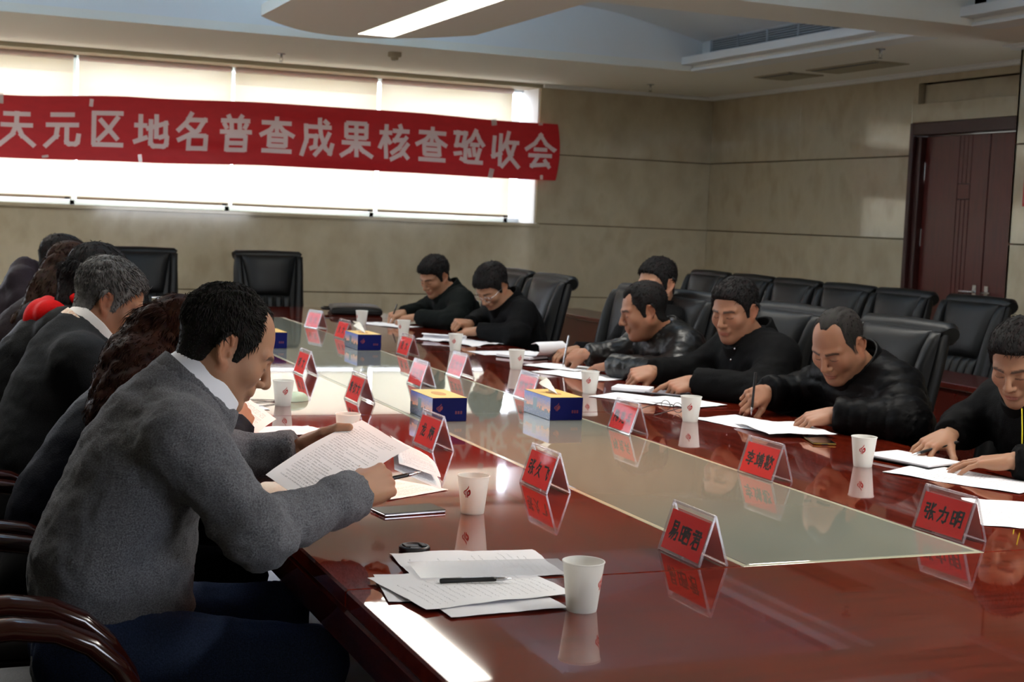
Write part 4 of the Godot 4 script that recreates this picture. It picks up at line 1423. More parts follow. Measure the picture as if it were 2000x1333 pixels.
	var mm := MB.new()
	mm.grid(mr, true, true)
	obj("shell", mm, mat(Color(0.80, 0.86, 0.74), 0.3), ms)
	boxed("wheel", Vector3(-0.048, 0.018, -0.004), Vector3(-0.03, 0.03, 0.004), M.black, ms, 0.002)
	for k in 3:
		var w := MB.new()
		w.tube([Vector3(-0.05, 0.004, -0.01 + k * 0.01), Vector3(-0.09, 0.002, -0.06 + k * 0.05), Vector3(-0.17, 0.002, -0.10 + k * 0.09), Vector3(-0.26, 0.002, -0.1 + k * 0.1)], 0.0014, 6)
		obj("cord", w, mat(Color(0.2, 0.22, 0.2), 0.5), ms)
	# bag, flask, spectacles
	var bag := thing("briefcase", "flat black leather document bag at the far end of the table", "bag", Vector3(2.73, TOP, -9.5), deg_to_rad(-12))
	boxed("bag_body", Vector3(-0.17, 0.0, -0.22), Vector3(0.17, 0.045, 0.22), M.leather, bag, 0.012)
	var bb := MB.new()
	cushion(bb, Vector3(-0.168, 0.043, 0.218), Vector3(0.168, 0.043, 0.218), Vector3(0.168, 0.043, -0.218), Vector3(-0.168, 0.043, -0.218), Vector3.UP, 0.02)
	obj("flap", bb, M.leather, bag)
	var hb := MB.new()
	hb.tube([Vector3(-0.17, 0.03, -0.08), Vector3(-0.21, 0.03, -0.06), Vector3(-0.22, 0.03, 0.0), Vector3(-0.21, 0.03, 0.06), Vector3(-0.17, 0.03, 0.08)], 0.009, 8)
	obj("handle", hb, M.leather, bag)
	var fk := thing("tea_flask", "clear glass tea flask with a steel lid behind the grey-haired man's face", "flask", Vector3(1.12, TOP, -7.5))
	var f1 := MB.new()
	f1.lathe([[0.0, 0.0], [0.03, 0.0], [0.032, 0.004], [0.032, 0.15], [0.024, 0.165], [0.024, 0.17], [0.0, 0.17]], 20)
	obj("glass_body", f1, clear(Color(0.8, 0.85, 0.9), 0.3), fk)
	var f2 := MB.new()
	f2.lathe([[0.0, 0.168], [0.028, 0.168], [0.028, 0.168], [0.028, 0.205], [0.025, 0.21], [0.0, 0.21]], 20)
	obj("lid", f2, M.metal, fk)
	var f3 := MB.new()
	f3.lathe([[0.0, 0.004], [0.0295, 0.004], [0.0295, 0.1], [0.0, 0.1]], 20)
	obj("tea", f3, mat(Color(0.25, 0.22, 0.32), 0.2), fk)
	var sp := thing("spectacles", "dark wire spectacles lying folded between papers and a cup", "spectacles", Vector3(2.53, TOP, -4.63), deg_to_rad(100))
	var rim := MB.new()
	for sg in [-1.0, 1.0]:
		var pts := []
		for i in 15:
			var a := TAU * i / 14
			pts.append(Vector3(sg * 0.035 + cos(a) * 0.026, 0.022 + sin(a) * 0.018, 0))
		rim.tube(pts, 0.0013, 6, 1.0, Vector3.BACK)
	rim.tube([Vector3(-0.01, 0.026, 0), Vector3(0, 0.03, 0), Vector3(0.01, 0.026, 0)], 0.0013, 6, 1.0, Vector3.BACK)
	obj("rims", rim, M.black, sp)
	for sg in [-1.0, 1.0]:
		var tm := MB.new()
		tm.tube([Vector3(sg * 0.062, 0.028, 0), Vector3(sg * 0.066, 0.026, -0.01), Vector3(sg * 0.062, 0.012, -0.08), Vector3(sg * 0.058, 0.002, -0.125)], 0.0016, 6)
		obj("temple", tm, M.black, sp)

func phone_parts(p: Node3D, s: Vector3, glass: Material, edge: Material) -> void:
	boxed("case", Vector3(-s.x / 2, 0.0005, -s.z / 2), Vector3(s.x / 2, s.y - 0.001, s.z / 2), edge, p, 0.002)
	boxed("screen", Vector3(-s.x / 2 + 0.001, s.y - 0.0012, -s.z / 2 + 0.001), Vector3(s.x / 2 - 0.001, s.y, s.z / 2 - 0.001), glass, p, 0.0005)
	boxed("camera_bump", Vector3(-s.x / 2 - 0.0004, 0.002, -0.01), Vector3(-s.x / 2 + 0.001, 0.005, 0.01), M.black, p, 0.0)

func notebook(label: String, at: Vector3, turn: float, size: Vector2, thick: float, paper: Material) -> Node3D:
	var n := thing("notebook", label, "notebook", at, turn)
	boxed("cover", Vector3(-size.x / 2, 0.0005, -size.y / 2), Vector3(size.x / 2, 0.004, size.y / 2), M.black, n, 0.001)
	boxed("pages", Vector3(-size.x / 2 + 0.004, 0.004, -size.y / 2 + 0.004), Vector3(size.x / 2 - 0.004, 0.004 + thick, size.y / 2 - 0.004), paper, n, 0.001)
	return n

func build_papers() -> void:
	var t1 := paper_mat(3)
	var t2 := paper_mat(5)
	var th := paper_mat(9, true)
	var blank: Material = M.paper
	# near stack
	var gs := "loose papers nearest the photographer"
	flat_sheet("handwritten paper sheet at the back of the nearest loose stack", 1.005, -2.595, 1.48, 0.0, th, gs, Vector2(0.21, 0.297), 0.006, 2)
	flat_sheet("blank paper corner sticking out on the left of the nearest stack", 0.90, -2.44, 1.42, 0.001, blank, gs, Vector2(0.19, 0.26), 0.003, 3)
	flat_sheet("paper edge showing below the pen sheet of the nearest stack", 0.935, -2.335, 1.62, 0.002, blank, gs, Vector2(0.17, 0.22), 0.002, 4)
	flat_sheet("large handwritten sheet with the black pen on it, nearest stack", 0.93, -2.425, 1.72, 0.005, th, gs, Vector2(0.235, 0.30), 0.004, 5)
	var slv := MB.new()
	slv.xf = Transform3D(Basis(Vector3.UP, -0.12), Vector3(1.03, TOP + 0.012, -2.53))
	slv.box(Vector3(-0.17, 0, -0.05), Vector3(0.13, 0.0006, 0.075), 0.0)
	tag(obj("plastic_sleeve", slv, clear(Color(0.95, 0.95, 0.97), 0.2, 0.12)), "clear plastic sleeve lying across the nearest papers", "plastic sleeve")
	pen("black pen with a silver nib lying on the nearest papers", Vector3(1.012, TOP + 0.0145, -2.428), Vector3(0.877, TOP + 0.0145, -2.44), mat(Color(0.03, 0.03, 0.03), 0.4), M.metal)
	# grey sweater man's papers
	flat_sheet("paper sheet under the grey sweater man's wrist beside the phone", 1.05, -3.42, 0.5, 0.0, t1, "", Vector2(0.21, 0.297), 0.002, 6)
	var bk := thing("booklet", "open printed booklet held up by the man in the grey sweater", "booklet")
	var pa := sheet_mesh(Vector3(0.935, 0.952, -3.165), Vector3(0.985, 0.918, -2.965), Vector3(0.745, 0.822, -2.79), Vector3(0.672, 0.868, -2.965), 0.012, 0.003, 7)
	obj("left_page", pa, t1, bk)
	var pb := sheet_mesh(Vector3(0.985, 0.925, -3.11), Vector3(1.085, 0.872, -3.14), Vector3(1.065, 0.85, -2.985), Vector3(0.95, 0.892, -2.93), 0.006, 0.002, 8)
	obj("right_page", pb, t2, bk)
	var pc := sheet_mesh(Vector3(0.98, 0.905, -3.09), Vector3(1.09, 0.838, -3.10), Vector3(1.06, 0.826, -2.96), Vector3(0.94, 0.88, -2.93), 0.004, 0.002, 9)
	obj("under_page", pc, t2, bk)
	# woman's papers
	var wp := obj("paper_sheet", sheet_mesh(Vector3(0.77, 0.955, -3.99), Vector3(0.885, 0.865, -3.80), Vector3(0.75, 0.79, -3.66), Vector3(0.62, 0.87, -3.82), 0.012, 0.002, 10), t2)
	tag(wp, "printed sheet held up by the curly haired woman", "paper")
	flat_sheet("printed sheet lying under the curly haired woman's raised sheet", 0.93, -4.03, 1.0, 0.0, t1, "", Vector2(0.21, 0.297), 0.002, 11)
	flat_sheet("shiny crumpled leaflet beside the half hidden cup", 1.04, -4.32, 0.2, 0.0, blank, "", Vector2(0.22, 0.16), 0.008, 12)
	flat_sheet("white sheet in front of the grey-haired man", 1.03, -6.9, 0.3, 0.0, blank, "", Vector2(0.21, 0.297), 0.002, 31)
	flat_sheet("white sheet under the grey-haired man's chin", 0.98, -4.95, 0.1, 0.0, t1, "", Vector2(0.21, 0.297), 0.002, 32)
	# leather jacket man
	flat_sheet("printed sheet under the leather jacket man's left arm", 2.71, -5.80, 0.35, 0.0, t1, "papers of the leather jacket man", Vector2(0.24, 0.40), 0.003, 13)
	flat_sheet("sheet that the leather jacket man writes on", 2.75, -6.10, 0.5, 0.004, th, "papers of the leather jacket man", Vector2(0.21, 0.297), 0.003, 14)
	notebook("closed black notebook beside the leather jacket man's cup", Vector3(2.74, TOP, -6.56), 0.5, Vector2(0.15, 0.22), 0.012, blank)
	flat_sheet("sheet curling up beside the leather jacket man's writing hand", 2.84, -6.50, -1.1, 0.018, blank, "", Vector2(0.297, 0.21), 0.002, 15, 1.0)
	flat_sheet("flat sheet under the black notebook's corner", 2.76, -6.80, 0.1, 0.0, blank, "", Vector2(0.36, 0.2), 0.001, 16)
	# dark coat man
	flat_sheet("wide printed sheet in front of the dark coat man", 2.60, -4.98, 0.55, 0.0, t1, "papers of the dark coat man", Vector2(0.21, 0.38), 0.003, 17)
	flat_sheet("second sheet fanned out below the dark coat man's notebook", 2.70, -4.88, 0.35, 0.003, t2, "papers of the dark coat man", Vector2(0.21, 0.297), 0.003, 18)
	notebook("open notepad that the dark coat man writes in", Vector3(2.66, TOP + 0.006, -5.20), 0.9, Vector2(0.12, 0.16), 0.014, blank)
	notebook("black notebook cover under the dark coat man's pointing hand", Vector3(2.76, TOP + 0.007, -5.09), 0.7, Vector2(0.12, 0.16), 0.004, mat(Color(0.5, 0.48, 0.5), 0.6))
	# puffer jacket man
	flat_sheet("handwritten sheet under the puffer jacket man's pen", 2.67, -4.32, 0.25, 0.0, th, "papers of the puffer jacket man", Vector2(0.22, 0.36), 0.004, 19)
	flat_sheet("printed sheet overlapping the phone of the puffer jacket man", 2.70, -4.15, -0.15, 0.011, t1, "papers of the puffer jacket man", Vector2(0.24, 0.30), 0.004, 20)
	# right edge person
	flat_sheet("printed sheet below the open notebook at the right edge", 2.72, -3.25, 0.45, 0.0, t1, "papers at the right edge", Vector2(0.22, 0.40), 0.005, 21)
	flat_sheet("sheet cut off by the right edge behind the last name card", 2.50, -2.80, -0.55, 0.0, t2, "papers at the right edge", Vector2(0.21, 0.36), 0.003, 22)
	notebook("open notebook under the right edge person's pen hand", Vector3(2.75, TOP + 0.004, -3.53), 0.25, Vector2(0.17, 0.25), 0.006, blank)
	# far men
	flat_sheet("sheet with an upturned corner in front of the man in spectacles", 2.74, -7.35, 0.4, 0.0, blank, "papers of the far men", Vector2(0.25, 0.36), 0.012, 23)
	flat_sheet("folded sheet beside the cup of the man in spectacles", 2.66, -7.5, 0.9, 0.002, blank, "papers of the far men", Vector2(0.2, 0.25), 0.006, 24, 0.6)
	flat_sheet("sheet in front of the farthest writing man", 2.66, -8.50, 0.5, 0.0, blank, "papers of the far men", Vector2(0.21, 0.4), 0.004, 25)

# ---------------------------------------------------------------- blended bodies: tapered capsules and ellipsoids meshed as surface nets
class Blobs:
	var a := PackedVector3Array()
	var ab := PackedVector3Array()
	var il := PackedFloat32Array()
	var ra := PackedFloat32Array()
	var rb := PackedFloat32Array()
	var nn := PackedVector3Array()
	var ss := PackedFloat32Array()
	var kk := PackedFloat32Array()
	var sg := PackedFloat32Array()
	var ty := PackedInt32Array()
	var b0: Array[Basis] = []
	var b1: Array[Basis] = []
	var box := AABB()
	var T := Transform3D()
	var S := 1.0

	func _push(p: Vector3, q: Vector3, r1: float, r2: float, k: float, n: Vector3, s: float, sign: float, t: int, m0: Basis, m1: Basis) -> void:
		var v := q - p
		if s != 1.0:
			v += n * (v.dot(n) * (s - 1.0))
		a.append(p)
		ab.append(v)
		il.append(1.0 / maxf(v.length_squared(), 1e-9))
		ra.append(r1)
		rb.append(r2)
		nn.append(n)
		ss.append(s)
		kk.append(k)
		sg.append(sign)
		ty.append(t)
		b0.append(m0)
		b1.append(m1)
		if sign > 0:
			var r := maxf(r1, r2)
			var e := AABB(p - Vector3.ONE * r, Vector3.ONE * 2 * r).merge(AABB(q - Vector3.ONE * r, Vector3.ONE * 2 * r))
			box = e if sg.size() == 1 else box.merge(e)

	func cap(p: Vector3, q: Vector3, r1: float, r2: float, k := 0.03, n := Vector3.ZERO, s := 1.0, sign := 1.0, flat := false) -> void:
		_push(T * p, T * q, r1 * S, r2 * S, k * S, T.basis.orthonormalized() * n, s, sign, 2 if flat else 0, Basis(), Basis())

	func ell(c: Vector3, r: Vector3, k := 0.02, sign := 1.0, turn := Basis()) -> void:
		var R := T.basis.orthonormalized() * turn
		var Ri := R.transposed()
		var rr := r * S
		var m0 := Basis.from_scale(Vector3(1 / rr.x, 1 / rr.y, 1 / rr.z)) * Ri
		var m1 := Basis.from_scale(Vector3(1 / (rr.x * rr.x), 1 / (rr.y * rr.y), 1 / (rr.z * rr.z))) * Ri
		var big := maxf(rr.x, maxf(rr.y, rr.z))
		_push(T * c, T * c, big, big, k * S, Vector3.ZERO, 1.0, sign, 1, m0, m1)

	func one(i: int, p: Vector3) -> float:
		var v := p - a[i]
		if ty[i] == 1:
			var k0 := (b0[i] * v).length()
			return k0 * (k0 - 1.0) / maxf((b1[i] * v).length(), 1e-4)
		var s := ss[i]
		if s != 1.0:
			v += nn[i] * (v.dot(nn[i]) * (s - 1.0))
		var h := v.dot(ab[i]) * il[i]
		var hc := clampf(h, 0.0, 1.0)
		if ty[i] == 2:
			hc = maxf(h, 0.0)
			var l := ab[i].length()
			return maxf((v - ab[i] * hc).length() - lerpf(ra[i], rb[i], minf(hc, 1.0)), (h - 1.0) * l)
		return (v - ab[i] * hc).length() - (ra[i] + (rb[i] - ra[i]) * hc)

	func ev(p: Vector3, list: PackedInt32Array) -> float:
		var d := 10.0
		for i in list:
			var v := p - a[i]
			var di: float
			var t := ty[i]
			if t == 1:
				var k0 := (b0[i] * v).length()
				di = k0 * (k0 - 1.0) / maxf((b1[i] * v).length(), 1e-4)
			else:
				var s := ss[i]
				if s != 1.0:
					v += nn[i] * (v.dot(nn[i]) * (s - 1.0))
				var w := ab[i]
				var h := v.dot(w) * il[i]
				if t == 2:
					var hc := maxf(h, 0.0)
					di = maxf((v - w * hc).length() - lerpf(ra[i], rb[i], minf(hc, 1.0)), (h - 1.0) * w.length())
				else:
					h = clampf(h, 0.0, 1.0)
					di = (v - w * h).length() - (ra[i] + (rb[i] - ra[i]) * h)
			var k := kk[i]
			if sg[i] > 0.0:
				var e := k - absf(d - di)
				d = minf(d, di)
				if e > 0.0:
					d -= e * e * 0.25 / k
			else:
				di = -di
				var e := k - absf(d - di)
				d = maxf(d, di)
				if e > 0.0:
					d += e * e * 0.25 / k
		return d

	var lo: Vector3
	var cs: float
	var NX: int
	var NY: int
	var vals := {}
	var lists := {}

	func corner(x: int, y: int, z: int) -> float:
		var key := (z * NY + y) * NX + x
		var got = vals.get(key)
		if got != null:
			return got
		var bk := ((z >> 3) * NY + (y >> 3)) * NX + (x >> 3)
		var list = lists.get(bk)
		if list == null:
			list = near(lo + Vector3((x >> 3) * 8 + 4, (y >> 3) * 8 + 4, (z >> 3) * 8 + 4) * cs, cs * 7.0)
			lists[bk] = list
		var f := ev(lo + Vector3(x, y, z) * cs, list)
		vals[key] = f
		return f

	func near(ctr: Vector3, reach: float) -> PackedInt32Array:
		var list := PackedInt32Array()
		var all := sg.size()
		var ds := PackedFloat32Array()
		ds.resize(all)
		var dm := 10.0
		for i in all:
			var di := one(i, ctr)
			ds[i] = di
			if sg[i] > 0.0 and di < dm:
				dm = di
		for i in all:
			if sg[i] > 0.0:
				if ds[i] < maxf(dm, -reach) + reach * 2.2 + kk[i]:
					list.append(i)
			elif ds[i] < reach * 1.3 + kk[i]:
				list.append(i)
		return list

	func nets(cell: float) -> Dictionary:
		cs = cell
		lo = box.position - Vector3.ONE * cell * 4
		var nb := Vector3i(((box.end - lo) / cell).ceil()) + Vector3i.ONE * 5
		NX = nb.x
		NY = nb.y
		var NXY := NX * NY
		vals.clear()
		lists.clear()
		var verts := PackedVector3Array()
		var ids := {}
		var edges := PackedInt32Array()
		var stack := PackedInt32Array()
		for i in sg.size():
			if sg[i] < 0.0:
				continue
			for dir in [Vector3(1, 0, 0), Vector3(0, 1, 0), Vector3(-1, 0, 0), Vector3(0, 0, 1)]:
				var g := Vector3i((a[i] - lo) / cell)
				var st := Vector3i(dir)
				if corner(g.x, g.y, g.z) >= 0.0:
					continue
				for k in 200:
					var h := g + st
					if h.x < 1 or h.y < 1 or h.z < 1 or h.x >= nb.x - 2 or h.y >= nb.y - 2 or h.z >= nb.z - 2:
						break
					if corner(h.x, h.y, h.z) >= 0.0:
						var m := Vector3i(mini(g.x, h.x), mini(g.y, h.y), mini(g.z, h.z))
						stack.append((m.z * NY + m.y) * NX + m.x)
						break
					g = h
		while stack.size() > 0:
			var key := stack[stack.size() - 1]
			stack.resize(stack.size() - 1)
			if ids.has(key):
				continue
			var x := key % NX
			var y := (key / NX) % NY
			var z := key / NXY
			if x < 1 or y < 1 or z < 1 or x >= nb.x - 2 or y >= nb.y - 2 or z >= nb.z - 2:
				continue
			var c0 := corner(x, y, z)
			var c1 := corner(x + 1, y, z)
			var c2 := corner(x, y + 1, z)
			var c3 := corner(x + 1, y + 1, z)
			var c4 := corner(x, y, z + 1)
			var c5 := corner(x + 1, y, z + 1)
			var c6 := corner(x, y + 1, z + 1)
			var c7 := corner(x + 1, y + 1, z + 1)
			var m := int(c0 < 0.0) | int(c1 < 0.0) << 1 | int(c2 < 0.0) << 2 | int(c3 < 0.0) << 3 | int(c4 < 0.0) << 4 | int(c5 < 0.0) << 5 | int(c6 < 0.0) << 6 | int(c7 < 0.0) << 7
			if m == 0 or m == 255:
				ids[key] = -1
				continue
			var sum := Vector3.ZERO
			var cnt := 0
			if (m ^ (m >> 1)) & 1: sum += Vector3(c0 / (c0 - c1), 0, 0); cnt += 1
			if (m >> 2 ^ m >> 3) & 1: sum += Vector3(c2 / (c2 - c3), 1, 0); cnt += 1
			if (m >> 4 ^ m >> 5) & 1: sum += Vector3(c4 / (c4 - c5), 0, 1); cnt += 1
			if (m >> 6 ^ m >> 7) & 1: sum += Vector3(c6 / (c6 - c7), 1, 1); cnt += 1
			if (m ^ m >> 2) & 1: sum += Vector3(0, c0 / (c0 - c2), 0); cnt += 1
			if (m >> 1 ^ m >> 3) & 1: sum += Vector3(1, c1 / (c1 - c3), 0); cnt += 1
			if (m >> 4 ^ m >> 6) & 1: sum += Vector3(0, c4 / (c4 - c6), 1); cnt += 1
			if (m >> 5 ^ m >> 7) & 1: sum += Vector3(1, c5 / (c5 - c7), 1); cnt += 1
			if (m ^ m >> 4) & 1: sum += Vector3(0, 0, c0 / (c0 - c4)); cnt += 1
			if (m >> 1 ^ m >> 5) & 1: sum += Vector3(1, 0, c1 / (c1 - c5)); cnt += 1
			if (m >> 2 ^ m >> 6) & 1: sum += Vector3(0, 1, c2 / (c2 - c6)); cnt += 1
			if (m >> 3 ^ m >> 7) & 1: sum += Vector3(1, 1, c3 / (c3 - c7)); cnt += 1
			ids[key] = verts.size()
			verts.append(lo + (Vector3(x, y, z) + sum / cnt) * cell)
			var s0 := m & 1
			if s0 != (m >> 1 & 1):
				edges.append(0); edges.append(key); edges.append(s0)
			if s0 != (m >> 2 & 1):
				edges.append(1); edges.append(key); edges.append(s0)
			if s0 != (m >> 4 & 1):
				edges.append(2); edges.append(key); edges.append(s0)
			var f := m & 0x55
			if f != 0 and f != 0x55: stack.append(key - 1)
			f = m & 0xAA
			if f != 0 and f != 0xAA: stack.append(key + 1)
			f = m & 0x33
			if f != 0 and f != 0x33: stack.append(key - NX)
			f = m & 0xCC
			if f != 0 and f != 0xCC: stack.append(key + NX)
			f = m & 0x0F
			if f != 0 and f != 0x0F: stack.append(key - NXY)
			f = m & 0xF0
			if f != 0 and f != 0xF0: stack.append(key + NXY)
		vals.clear()
		var ix := PackedInt32Array()
		var st := [1, NX, NXY]
		for i in range(0, edges.size(), 3):
			var ax := edges[i]
			var key := edges[i + 1]
			var u: int = st[(ax + 1) % 3]
			var w: int = st[(ax + 2) % 3]
			var p0: int = ids.get(key - u - w, -1)
			var p1: int = ids.get(key - w, -1)
			var p2: int = ids.get(key, -1)
			var p3: int = ids.get(key - u, -1)
			if p0 < 0 or p1 < 0 or p2 < 0 or p3 < 0:
				continue
			if edges[i + 2] == 1:
				ix.append_array(PackedInt32Array([p0, p2, p1, p0, p3, p2]))
			else:
				ix.append_array(PackedInt32Array([p0, p1, p2, p0, p2, p3]))
		return {"v": verts, "ix": ix}

static func net_normals(net: Dictionary) -> PackedVector3Array:
	var v: PackedVector3Array = net.v
	var ix: PackedInt32Array = net.ix
	var n := PackedVector3Array()
	n.resize(v.size())
	for i in range(0, ix.size(), 3):
		var q := (v[ix[i + 2]] - v[ix[i]]).cross(v[ix[i + 1]] - v[ix[i]])
		n[ix[i]] += q
		n[ix[i + 1]] += q
		n[ix[i + 2]] += q
	for i in n.size():
		n[i] = n[i].normalized()
	return n

# joins nets into one mesh, each with its own colours
static func join(nets: Array) -> ArrayMesh:
	var v := PackedVector3Array()
	var n := PackedVector3Array()
	var c := PackedColorArray()
	var ix := PackedInt32Array()
	for net in nets:
		var s := v.size()
		v.append_array(net.v)
		n.append_array(net_normals(net))
		c.append_array(net.c)
		for i in net.ix:
			ix.append(i + s)
	var arr := []
	arr.resize(Mesh.ARRAY_MAX)
	arr[Mesh.ARRAY_VERTEX] = v
	arr[Mesh.ARRAY_NORMAL] = n
	arr[Mesh.ARRAY_COLOR] = c
	arr[Mesh.ARRAY_INDEX] = ix
	var m := ArrayMesh.new()
	m.add_surface_from_arrays(Mesh.PRIMITIVE_TRIANGLES, arr)
	return m

static func plain(net: Dictionary, col: Color) -> Dictionary:
	var c := PackedColorArray()
	c.resize(net.v.size())
	c.fill(col)
	net.c = c
	return net

# ---------------------------------------------------------------- hands (right hand: fingers +y, back of the hand +z, thumb on -x)
const POSES := {
	"flat": [[12, 16, 10], [8, 14, 8], [8, 14, 8], [14, 16, 10], [-0.72, 0.66, -0.18], 8.0],
	"rest": [[28, 34, 20], [30, 38, 22], [34, 42, 24], [38, 44, 24], [-0.55, 0.75, -0.35], 3.0],
	"write": [[50, 52, 22], [58, 62, 30], [70, 72, 35], [76, 76, 38], [-0.30, 0.80, -0.52], 0.0],
	"hold": [[42, 34, 20], [44, 38, 22], [48, 42, 24], [52, 46, 26], [-0.22, 0.93, -0.28], 2.0],
	"fist": [[62, 74, 40], [66, 80, 42], [70, 84, 44], [72, 84, 44], [-0.18, 0.88, -0.42], 0.0],
	"point": [[14, 16, 10], [62, 70, 36], [68, 76, 40], [70, 78, 40], [-0.35, 0.82, -0.45], 0.0],
	"spread": [[26, 30, 18], [22, 28, 18], [22, 28, 18], [26, 30, 18], [-0.80, 0.56, -0.2], 14.0],
}

static func hand_net(pose: String, cell: float, skin: Color) -> Dictionary:
	var b := Blobs.new()
	var d: Array = POSES[pose]
	var bx := [-0.027, -0.008, 0.0115, 0.0295]
	var by := [0.090, 0.095, 0.090, 0.081]
	var ln := [[0.042, 0.026, 0.021], [0.046, 0.030, 0.022], [0.042, 0.028, 0.021], [0.033, 0.021, 0.019]]
	var rd := [0.0090, 0.0092, 0.0087, 0.0078]
	b.cap(Vector3(0, -0.022, 0), Vector3(0, 0.012, 0), 0.0265, 0.0272, 0.02, Vector3(0, 0, 1), 1.28)
	for i in 4:
		b.cap(Vector3(bx[i] * 0.62, 0.012, 0.0), Vector3(bx[i], by[i], -0.002), 0.0165, 0.0112, 0.009)
	b.ell(Vector3(-0.021, 0.040, -0.010), Vector3(0.017, 0.032, 0.016), 0.015)
	b.ell(Vector3(0.022, 0.038, -0.008), Vector3(0.013, 0.032, 0.014), 0.014)
	var tips := []
	for i in 4:
		var p := Vector3(bx[i], by[i], -0.002)
		var ang := 0.0
		var spread := deg_to_rad((i - 1.4) * (d[5] as float) * 0.8)
		for j in 3:
			ang += deg_to_rad(d[i][j])
			var dir := Vector3(sin(spread) * cos(ang), cos(spread) * cos(ang), -sin(ang))
			var q: Vector3 = p + dir * ln[i][j]
			var r1: float = rd[i] * (1.0 - 0.07 * j)
			b.cap(p, q, r1, r1 * 0.92, 0.0025 if j > 0 else 0.0045)
			p = q
		var nd := Vector3(sin(spread) * cos(ang), cos(spread) * cos(ang), -sin(ang))
		tips.append([p, Vector3(0, sin(ang), cos(ang)), nd])
	var td := (d[4] as Vector3) if d[4] is Vector3 else Vector3(d[4][0], d[4][1], d[4][2])
	td = td.normalized()
	var t0 := Vector3(-0.024, 0.022, -0.008)
	var t1 := t0 + Vector3(-0.62, 0.70, -0.32).normalized().lerp(td, 0.4).normalized() * 0.044
	var t2 := t1 + td * 0.035
	var t3 := t2 + (td + Vector3(0.30, 0.10, -0.10)).normalized() * 0.026
	b.cap(t0, t1, 0.0155, 0.0118, 0.012)
	b.cap(t1, t2, 0.0112, 0.0104, 0.005)
	b.cap(t2, t3, 0.0106, 0.0088, 0.004)
	var net := b.nets(cell)
	plain(net, skin)
	var c: PackedColorArray = net.c
	for i in net.v.size():
		var p: Vector3 = net.v[i]
		var k := 0.0
		for t in tips:
			var e: Vector3 = p - t[0]
			if e.length() < 0.011 and e.dot(t[1]) > 0.002:
				k = 0.5
		if k > 0.0:
			c[i] = skin.lerp(Color(0.62, 0.40, 0.32), k)
		else:
			# knuckle warmth
			for j in 4:
				if p.distance_to(Vector3(bx[j], by[j], 0.008)) < 0.012:
					c[i] = skin.lerp(Color(0.50, 0.22, 0.14), 0.3)
	net.c = c
	return net

static func moved(net: Dictionary, t: Transform3D) -> Dictionary:
	var v := PackedVector3Array()
	for p in net.v:
		v.append(t * p)
	var ix: PackedInt32Array = net.ix.duplicate()
	if t.basis.determinant() < 0:
		for i in range(0, ix.size(), 3):
			var e := ix[i + 1]
			ix[i + 1] = ix[i + 2]
			ix[i + 2] = e
	return {"v": v, "ix": ix, "c": net.c}

static func hand_place(wrist: Vector3, dir: Vector3, back: Vector3, left: bool, sc := 1.0) -> Transform3D:
	var y := dir.normalized()
	var z := (back - y * back.dot(y)).normalized()
	var x := y.cross(z)
	return Transform3D(Basis(x * (-sc if left else sc), y * sc, z * sc), wrist)

